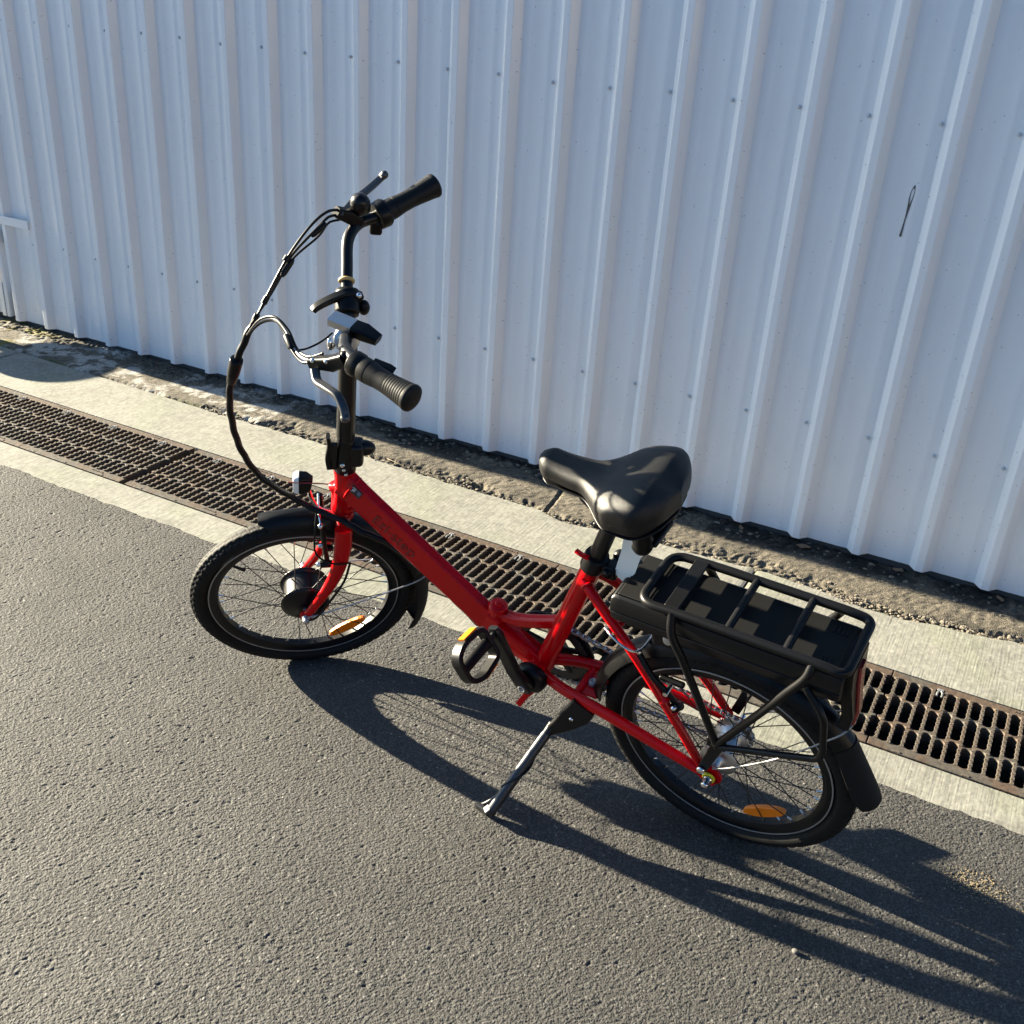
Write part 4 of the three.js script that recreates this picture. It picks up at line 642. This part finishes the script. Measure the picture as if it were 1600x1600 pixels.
// saddle ------------------------------------------------------------------
{
  const g = group('saddle', bike), n = 44, m = 36, pos = [], idx = [], uv = [];
  const hw = (s) => { const a = 0.030 * Math.sqrt(clamp(s / 0.09)) + 0.006 * sstep(0.1, 0.35, s) + 0.064 * sstep(0.34, 0.70, s); return a * (s > 0.80 ? Math.sqrt(clamp(1 - Math.pow((s - 0.80) / 0.20, 2.2))) : 1); };
  const top = (s) => 0.846 - 0.012 * Math.sin(clamp(s / 0.6) * Math.PI) + 0.026 * sstep(0.45, 0.85, s) - 0.020 * sstep(0.86, 1, s) - 0.016 * (1 - Math.sqrt(clamp(s / 0.07)));
  const bot = (s) => 0.800 - 0.012 * sstep(0.3, 0.75, s) + 0.018 * (1 - Math.sqrt(clamp(s / 0.07))) + 0.022 * sstep(0.85, 1, s);
  for (let i = 0; i <= n; i++) {
    const s = i / n, u = 0.366 - 0.262 * s, W = Math.max(hw(s), 0.0008), t = top(s), b = bot(s);
    for (let k = 0; k < m; k++) {
      const a = k / m * 2 * Math.PI, ca = Math.cos(a), sa = Math.sin(a), x = Math.sign(ca) * Math.pow(Math.abs(ca), 0.72) * W;
      const crown = 0.010 * sstep(0.5, 0.8, s) * (1 - Math.pow(1 - Math.abs(x) / W, 2)) * (sa > 0 ? 0 : 0);
      const groove = sa > 0 ? 0.0055 * sstep(0.25, 0.5, s) * Math.exp(-Math.pow(x / 0.016, 2)) : 0;
      const y = sa > 0 ? lerp((t + b) / 2 - 0.006, t, Math.pow(sa, 0.62)) - groove - crown : lerp((t + b) / 2 - 0.006, b, Math.pow(-sa, 0.5));
      const p = P(u, y, x); pos.push(p.x, p.y, p.z); uv.push(s, k / m);
    }
  }
  for (let i = 0; i < n; i++) for (let k = 0; k < m; k++) { const a = i * m + k, b = i * m + (k + 1) % m, c = a + m, d = b + m; idx.push(a, b, c, b, d, c); }
  const sg = new THREE.BufferGeometry(); sg.setAttribute('position', new THREE.Float32BufferAttribute(pos, 3)); sg.setAttribute('uv', new THREE.Float32BufferAttribute(uv, 2)); sg.setIndex(idx); sg.computeVertexNormals();
  mesh('cover', sg, vinyl, g);
  mesh('base_rim', (() => { const q = sg.clone(), p = q.attributes.position; for (let i = 0; i < p.count; i++) { p.setY(i, 0.7935 + (p.getY(i) - 0.80) * 0.10 + 0.0); p.setZ(i, p.getZ(i) * 0.955); p.setX(i, 0.235 + (p.getX(i) - 0.235) * 0.965); } q.computeVertexNormals(); return q; })(), blackPlastic, g);
  mir((s) => mesh('rail', rod(smooth([P(0.290, 0.798, s * 0.012), P(0.275, 0.775, s * 0.018), P(0.22, 0.757, s * 0.022), P(0.17, 0.765, s * 0.030), P(0.135, 0.795, s * 0.045)], 20), 0.0035, 8), blackMetal, g));
  mir((s) => mesh('spring', [turned(P(0.150, 0.735, s * 0.045), P(0.150, 0.790, s * 0.045), [[0, 0], [0, 0.014], [0.15, 0.018], [0.3, 0.015], [0.45, 0.018], [0.6, 0.015], [0.75, 0.018], [0.9, 0.015], [1, 0.017], [1, 0]], 20)], blackPlastic, g));
  mesh('clamp', [turned(P(0.226, 0.752, -0.03), P(0.226, 0.752, 0.03), [[0, 0], [0, 0.017], [1, 0.017], [1, 0]], 20), box(0.12, 0.012, 0.07, 0.19, 0.742, 0, 0.005)], blackSatin, g);
  const sp = group('seat_post', bike);
  mesh('post_tube', [bar(P(0.275, 0.604), P(0.222, 0.752), 0.0160, 0.0155, 28)], blackPaint, sp);
  mesh('clamp_collar', [turned(P(0.2735, 0.609), P(0.260, 0.645), [[0, 0], [0, 0.0225], [0.1, 0.0235], [0.8, 0.0235], [1, 0.021], [1, 0]], 28), box(0.028, 0.03, 0.026, 0.235, 0.618, 0, 0.005), ball(0.013, P(0.232, 0.627, -0.03)), turned(P(0.234, 0.622, -0.045), P(0.234, 0.622, 0.02), [[0, 0], [0, 0.009], [1, 0.009], [1, 0]], 14)], blackSatin, sp);
  mesh('clamp_lever', sweep(smooth([P(0.268, 0.648, 0.020), P(0.280, 0.654, 0.023), P(0.292, 0.658, 0.022)], 8), () => rrect(0.003, 0.005, 0.002), { ref: P(0, 1) }), red, sp);
}
// rack, battery, tail lamp ---------------------------------------------------
{
  const g = group('cargo_rack', bike), RV = 0.643, RWd = 0.0665, r = 0.0080;
  mesh('rail_loop', rod(fillet([P(0.146, RV - 0.004, RWd), P(0.06, RV, RWd), P(-0.17, RV, RWd), P(-0.207, RV - 0.004, RWd), P(-0.207, RV - 0.004, -RWd), P(-0.17, RV, -RWd), P(0.06, RV, -RWd), P(0.146, RV - 0.004, -RWd)], 0.030, 8, true), r, 14, { closed: true, ref: P(0, 1) }), blackSatin, g);
  for (const u of [-0.012, -0.110]) mesh('cross_bar', bar(P(u, RV + 0.001, -RWd), P(u, RV + 0.001, RWd), 0.0068, 0.0068, 14), blackSatin, g);
  mesh('cross_plate', box(0.026, 0.005, 0.126, 0.088, RV + 0.004, 0, 0.002), blackSatin, g);
  mir((s) => {
    mesh('front_strut', rod(smooth([P(0.084, RV, s * 0.067), P(0.078, RV - 0.035, s * 0.082), P(0.055, 0.560, s * 0.086), P(-0.012, 0.382, s * 0.086), P(-0.016, 0.366, s * 0.084)], 30), (t) => 0.0078 - 0.001 * t, 12), blackSatin, g);
    mesh('rear_strut', rod(smooth([P(-0.156, RV, s * 0.067), P(-0.152, RV - 0.022, s * 0.080), P(-0.128, 0.578, s * 0.086), P(-0.06, 0.455, s * 0.087), P(-0.014, 0.374, s * 0.086)], 30), 0.0072, 12), blackSatin, g);
    mesh('lower_loop', rod(fillet([P(-0.018, 0.372, s * 0.087), P(-0.10, 0.408, s * 0.088), P(-0.198, 0.450, s * 0.088), P(-0.190, 0.548, s * 0.084), P(-0.150, 0.586, s * 0.070)], 0.022, 6), 0.0062, 12), blackSatin, g);
    mesh('foot', [sweep([P(-0.020, 0.380, s * 0.086), P(-0.006, 0.335, s * 0.082), P(0.012, 0.278, s * 0.075)], (i) => rrect([0.012, 0.0105, 0.009][i], 0.0035, 0.002), { ref: P(1, 0.2) }), box(0.036, 0.024, 0.009, -0.014, 0.374, -s * 0.083, 0.003)], blackSatin, g);
    mesh('foot_bolt', turned(P(0.013, 0.279, s * 0.079), P(0.013, 0.279, s * 0.0875), [[0, 0], [0, 0.0085], [0.6, 0.0085], [1, 0.006], [1, 0]], 14), chrome, g);
  });
  const b = group('battery', bike);
  // case: flat lid, rounded shoulders, tapering to the tail
  const ringB = (k, top) => [[top, 0.056], [top - 0.003, 0.061], [top - 0.012, 0.0655], [top - 0.030, 0.0675], [top - 0.031, 0.0660], [top - 0.033, 0.0660], [top - 0.034, 0.0680], [top - 0.054, 0.064], [top - 0.062, 0.050], [top - 0.062, -0.050], [top - 0.054, -0.064], [top - 0.034, -0.0680], [top - 0.033, -0.0660], [top - 0.031, -0.0660], [top - 0.030, -0.0675], [top - 0.012, -0.0655], [top - 0.003, -0.061], [top, -0.056]].map(([y, z]) => [(y - 0.59) * k + 0.59, z * (0.92 + 0.08 * k)]);
  const bat = [[0.202, 0.86], [0.197, 0.97], [0.185, 1], [-0.185, 1], [-0.198, 0.97], [-0.203, 0.88]];
  const pts = bat.map(([u]) => P(u, 0));
  mesh('case', toCreasedNormals(sweep(pts, (i) => ringB(bat[i][1], 0.624), { ref: P(0, 1) }), 0.5), blackPaint, b);
  mesh('lid', [box(0.374, 0.004, 0.108, -0.004, 0.6255, 0, 0.0015), box(0.055, 0.006, 0.112, 0.164, 0.6255, 0, 0.002)], phys([0.0045, 0.0045, 0.0045], 0.6, { specularIntensity: 0.4 }), b);
  mesh('vent', [0, 1, 2, 3].map((k) => box(0.0035, 0.003, 0.020, -0.158 - k * 0.007, 0.6275, -(-0.034), 0.0006)), blackSatin, b);
  mesh('vent', [0, 1, 2].map((k) => box(0.0035, 0.003, 0.014, -0.160 - k * 0.007, 0.6275, -0.038, 0.0006)), blackSatin, b);
  mesh('cradle', [box(0.36, 0.020, 0.10, 0.0, 0.556, 0, 0.006), box(0.05, 0.05, 0.09, 0.11, 0.545, 0, 0.008)], blackPlastic, b);
  mesh('key_lock', turned(P(0.098, 0.553, 0.044), P(0.096, 0.556, 0.056), [[0, 0], [0, 0.0105], [0.7, 0.0105], [1, 0.009], [1, 0]], 20), alloy, b);
  const t = group('tail_lamp', bike);
  mesh('housing', sweep([P(-0.2035, 0.618), P(-0.205, 0.57), P(-0.212, 0.50), P(-0.208, 0.462)], (i) => rrect(0.010, [0.040, 0.038, 0.026, 0.022][i], 0.004), { ref: P(1, 0) }), blackPlastic, t);
  mesh('lens', sweep([P(-0.215, 0.607), P(-0.2165, 0.57), P(-0.223, 0.50), P(-0.219, 0.466)], (i) => rrect(0.004, [0.011, 0.011, 0.010, 0.009][i], 0.003), { ref: P(1, 0) }), redLens, t);
}
// rear brake
{
  const g = group('rear_brake', bike);
  mir((s) => mesh('brake_arm', [rod(smooth([P(0.080, 0.384, s * 0.046), P(0.100, 0.415, s * 0.050), P(0.130, 0.448, s * 0.052), P(0.158, 0.482, s * 0.044)], 16), 0.0062, 10), turned(P(0.076, 0.380, s * 0.040), P(0.082, 0.390, s * 0.060), [[0, 0], [0, 0.009], [1, 0.009], [1, 0]], 14), box(0.05, 0.010, 0.012, 0.098, 0.425, -s * 0.030, 0.004)], blackSatin, g));
  mesh('brake_noodle', [rod(smooth([P(0.225, 0.515, 0.045), P(0.205, 0.520, 0.060), P(0.178, 0.505, 0.062), P(0.158, 0.492, 0.050), P(0.156, 0.484, -0.044)], 24), 0.0026, 8), ball(0.006, P(0.158, 0.486, 0.044)), ball(0.006, P(0.080, 0.392, 0.060)), bar(P(0.098, 0.418, 0.030), P(0.098, 0.418, 0.060), 0.005, 0.005, 10)], chrome, g);
}
// drive --------------------------------------------------------------------
{
  const g = group('crankset', bike), BB = [0.402, 0.286];
  const ringS = new THREE.Shape(); for (let k = 0; k < 96; k++) { const a = k / 96 * 2 * Math.PI, r = k % 2 ? 0.0815 : 0.0855; ringS[k ? 'lineTo' : 'moveTo'](r * Math.cos(a), r * Math.sin(a)); } ringS.closePath();
  const rh = new THREE.Path(); rh.absarc(0, 0, 0.062, 0, Math.PI * 2, true); ringS.holes.push(rh);
  const rg = new THREE.ExtrudeGeometry(ringS, { depth: 0.003, bevelEnabled: false }); rg.translate(BB[0], BB[1], 0.0435); mesh('chainring', rg, blackMetal, g);
  const gs = new THREE.Shape(); gs.absarc(0, 0, 0.093, 0, Math.PI * 2); const gh = new THREE.Path(); gh.absarc(0, 0, 0.072, 0, Math.PI * 2, true); gs.holes.push(gh); const gg = new THREE.ExtrudeGeometry(gs, { depth: 0.004, bevelEnabled: true, bevelSize: 0.001, bevelThickness: 0.001, bevelSegments: 1, curveSegments: 48 }); gg.translate(BB[0], BB[1], 0.050); mesh('chain_guard', gg, blackPlastic, g);
  mesh('spider', [0, 1, 2, 3, 4].map((k) => { const a = k / 5 * 2 * Math.PI + 0.3; return sweep([P(BB[0], BB[1], -0.047), P(BB[0] + 0.066 * Math.cos(a), BB[1] + 0.066 * Math.sin(a), -0.045)], (i) => rrect(0.003, i ? 0.006 : 0.011, 0.002), { ref: P(0, 0, 1) }); }), blackSatin, g);
  mesh('bearing_cover', turned(P(BB[0], BB[1], 0.034), P(BB[0], BB[1], 0.058), [[0, 0], [0, 0.033], [0.2, 0.036], [0.8, 0.034], [1, 0.026], [1, 0]], 32), blackPlastic, g);
  const armDir = V3(0.045, 0.148, 0).normalize(), AL = 0.152;
  mesh('crank_arm', [sweep([P(BB[0], BB[1], 0.066).addScaledVector(armDir, -0.016), P(BB[0], BB[1], 0.068), P(BB[0], BB[1], 0.080).addScaledVector(armDir, 0.05), P(BB[0], BB[1], 0.084).addScaledVector(armDir, AL), P(BB[0], BB[1], 0.084).addScaledVector(armDir, AL + 0.013)], (i) => rrect([0.012, 0.0175, 0.0150, 0.0150, 0.010][i], [0.009, 0.0105, 0.0085, 0.0085, 0.006][i], 0.005), { ref: V3(1, -0.3, 0) })], blackPaint, g);
  mesh('crank_bolt', turned(P(BB[0], BB[1], 0.0775), P(BB[0], BB[1], 0.0815), [[0, 0], [0, 0.0085], [1, 0.0085], [1, 0.0055], [0.3, 0.005], [0.3, 0]], 20), dullAlloy, g);
  mesh('crank_arm', [sweep([P(BB[0], BB[1], -0.060).addScaledVector(armDir, 0.016), P(BB[0], BB[1], -0.062), P(BB[0], BB[1], -0.078).addScaledVector(armDir, -0.06), P(BB[0], BB[1], -0.083).addScaledVector(armDir, -AL - 0.012)], (i) => rrect([0.011, 0.0165, 0.0125, 0.010][i], [0.009, 0.0105, 0.0075, 0.007][i], 0.005), { ref: V3(1, -0.3, 0) })], blackPaint, g);
  function pedal(s, label) {
    const p = group('pedal', bike), c = P(BB[0], BB[1], s * 0.152).addScaledVector(armDir, s * AL), d = s > 0 ? V3(0.46, 0.888, 0) : V3(0.90, 0.436, 0), nrm = V3(-d.y, d.x, 0), at = (a, w, n = 0) => c.clone().addScaledVector(d, a).add(V3(0, 0, -s * w)).addScaledVector(nrm, n);
    mesh('axle', bar(P(BB[0], BB[1], s * 0.080).addScaledVector(armDir, s * AL), at(0, 0.040), 0.0065, 0.0075, 14), blackMetal, p);
    mesh('cage', [sweep(fillet([at(0.034, -0.042), at(0.041, 0.016), at(0.027, 0.045), at(-0.027, 0.045), at(-0.041, 0.016), at(-0.034, -0.042)], 0.015, 5, true), () => rrect(0.0125, 0.0052, 0.0025), { closed: true, ref: nrm }), bar(at(0, -0.044), at(0, 0.045), 0.0115, 0.0105, 14), sweep([at(0.034, -0.041), at(-0.034, -0.041)], () => rrect(0.010, 0.004, 0.002), { ref: nrm })], blackPlastic, p);
    for (const q of [1, -1]) mesh('reflector', sweep([at(q * 0.0438, -0.028), at(q * 0.0462, 0.010)], () => rrect(0.0085, 0.0022, 0.001), { ref: nrm }), amber, p);
    void label;
  }
  pedal(1); pedal(-1);
  // chain: links round the two wheels
  const ch = group('chain', bike), R1 = 0.084, R2 = 0.037, w = -0.0452, path = [], C2 = [0, 0.255], th = Math.atan2(C2[1] - BB[1], C2[0] - BB[0]), al = Math.asin((R1 - R2) / Math.hypot(C2[0] - BB[0], C2[1] - BB[1]));
  const n1 = th - Math.PI / 2 + al, n2 = th + Math.PI / 2 - al;
  for (let k = 0; k <= 60; k++) { const a = n2 + (2 * Math.PI - (n2 - n1)) * k / 60; path.push(P(BB[0] + R1 * Math.cos(a), BB[1] + R1 * Math.sin(a), w)); }
  for (let k = 0; k <= 24; k++) { const a = n1 - 0 + (n2 - n1) * k / 24; path.push(P(C2[0] + R2 * Math.cos(a), C2[1] + R2 * Math.sin(a), w)); }
  const cv = new THREE.CatmullRomCurve3(path, true, 'centripetal'); cv.arcLengthDivisions = 1200; const LN = cv.getLength(), NL = Math.round(LN / 0.0127), outer = [], rollers = [];
  for (let k = 0; k < NL; k++) { const a = cv.getPointAt(k / NL), b = cv.getPointAt((k + 1) / NL % 1), z = k % 2 ? 0.0038 : 0.0022; for (const s of [-1, 1]) outer.push(sweep([a.clone().add(V3(0, 0, s * z)), a.clone().lerp(b, 0.5).add(V3(0, 0, s * z)), b.clone().add(V3(0, 0, s * z))], (i) => rrect(i === 1 ? 0.0030 : 0.0042, 0.0006, 0.0004, 1), { ref: a.clone().lerp(b, 0.5).sub(a).cross(V3(0, 0, 1)) })); rollers.push(bar(a.clone().add(V3(0, 0, -0.0046)), a.clone().add(V3(0, 0, 0.0046)), 0.0026, 0.0026, 8)); }
  mesh('link_plates', outer, dullAlloy, ch); mesh('rollers', rollers, chrome, ch);
  mesh('folding_prop', sweep([P(0.392, 0.262, 0.040), P(0.412, 0.236, 0.058), P(0.424, 0.214, 0.066)], () => rrect(0.0065, 0.0045, 0.002), { ref: P(1, 0.5) }), red, frame);
}
// kickstand ---------------------------------------------------------------------
{
  const g = group('kickstand', bike), foot = toBike(-0.737, 0.012, -1.449), piv = P(0.292, 0.252, 0.062), knee = P(0.338, 0.206, 0.084), d = foot.clone().sub(knee).normalize(), at = (t) => knee.clone().lerp(foot, t), side = V3(0, 0, 1).cross(d).normalize();
  mesh('mount', [sweep([P(0.272, 0.283, 0.055), P(0.282, 0.262, 0.060), P(0.300, 0.242, 0.066), P(0.320, 0.220, 0.076), P(0.340, 0.200, 0.085)], (i) => rrect([0.026, 0.027, 0.024, 0.017, 0.011][i], [0.008, 0.010, 0.011, 0.010, 0.008][i], 0.006), { ref: P(0.8, 0.6) })], blackPaint, g);
  mesh('pivot_bolt', turned(piv.clone().add(V3(0, 0, -0.010)), piv.clone().add(V3(0, 0, -0.016)), [[0, 0], [0, 0.005], [1, 0.0045], [1, 0]], 14), chrome, g);
  mesh('collar', [bar(at(-0.05), at(0.10), 0.0105, 0.0095, 16)], blackPaint, g);
  const legMat = std([0.055, 0.055, 0.058], 0.40, { metalness: 0.7 });
  mesh('leg', [sweep([at(0.04), at(0.12), at(0.5), at(0.86), at(0.97), at(0.995)], (i) => circ([0.0095, 0.0112, 0.0125, 0.0125, 0.0115, 0.008][i], 16, [0.0095, 0.0105, 0.0105, 0.0105, 0.010, 0.007][i]))], legMat, g);
  mesh('spiral_rib', rod(Array.from({ length: 30 }, (_, k) => { const t = 0.32 + 0.40 * k / 29, a = k / 29 * 3.6 + 2.2, n1 = side, n2 = d.clone().cross(side); return at(t).addScaledVector(n1, 0.0125 * Math.cos(a)).addScaledVector(n2, 0.0108 * Math.sin(a)); }), 0.0026, 8), blackPaint, g);
  const out = toBike(-0.768, 0.014, -1.455);
  mesh('foot', [rod(smooth([at(0.62), at(0.70).lerp(out, 0.12), at(0.84).lerp(out, 0.60), out], 20), 0.0042, 10), sweep([out, foot.clone().lerp(out, 0.1)], () => rrect(0.009, 0.0055, 0.003)), sweep([foot.clone().lerp(knee, 0.05), foot.clone().lerp(out, 0.12)], () => rrect(0.012, 0.009, 0.004))], legMat, g);
}
// paper tag tied under the saddle -------------------------------------------------
{
  const t = group('paper_tag'); t.position.copy(bike.position); t.quaternion.copy(bike.quaternion);
  tag(t, 'blank pale paper tag hanging below the bicycle saddle', 'tag');
  const pts = [P(0.180, 0.730, -0.004), P(0.207, 0.718, -0.002), P(0.213, 0.672, 0.002), P(0.224, 0.622, 0.008), P(0.203, 0.606, 0.010), P(0.184, 0.636, 0.006), P(0.172, 0.690, -0.002)];
  const pos = [], c = P(0.195, 0.67, 0.001), idx = []; for (const o of [0, 0.0006]) { const k = pos.length / 3; for (const q of [c, ...pts]) pos.push(q.x, q.y, q.z + o); for (let i = 1; i <= 7; i++) idx.push(k, k + i, k + i % 7 + 1); }
  const g = new THREE.BufferGeometry(); g.setAttribute('position', new THREE.Float32BufferAttribute(pos, 3)); g.setIndex(idx); g.computeVertexNormals();
  mesh('card', [g], std([0.84, 0.81, 0.72], 0.8), t);
  mesh('string', [rod(smooth([P(0.190, 0.722, -0.003), P(0.186, 0.740, 0.0), P(0.190, 0.757, 0.022)], 10), 0.0007, 6)], std([0.6, 0.58, 0.5], 0.9), t);
}
// spilled sawdust and a loose stone on the asphalt
{
  const l = []; for (let k = 0; k < 260; k++) { const a = rr(0, 6.3), r = Math.pow(rnd(), 0.7), x = 0.150 + 0.055 * r * Math.cos(a) + (rnd() > 0.7 ? rr(0, 0.06) : 0), z = -1.80 + 0.045 * r * Math.sin(a); const g = new THREE.BoxGeometry(rr(0.001, 0.0035), 0.0008, rr(0.0008, 0.002)); g.rotateY(rr(0, 3)); g.rotateX(rr(-0.4, 0.4)); g.translate(x, asphY(x, z) + 0.0009, z); l.push(g); }
  const o = mesh('sawdust', l, std([0.24, 0.19, 0.11], 0.9)); o.userData = { kind: 'stuff', label: 'small spill of pale sawdust on the asphalt', category: 'sawdust' };
  const st = new THREE.IcosahedronGeometry(0.0055, 2), p = st.attributes.position; for (let i = 0; i < p.count; i++) { const q = 0.8 + 0.35 * vnoise(p.getX(i) * 300 + 5, p.getZ(i) * 300 + p.getY(i) * 200, 7); p.setXYZ(i, p.getX(i) * q * 1.2, p.getY(i) * q * 0.8, p.getZ(i) * q); } st.computeVertexNormals();
  const s2 = tag(mesh('loose_stone', st, std([0.085, 0.08, 0.075], 0.85)), 'small loose pale stone lying on the open asphalt', 'stone'); s2.position.set(-0.107, asphY(-0.107, -1.45) + 0.003, -1.45);
}
renderer.render(scene, camera);
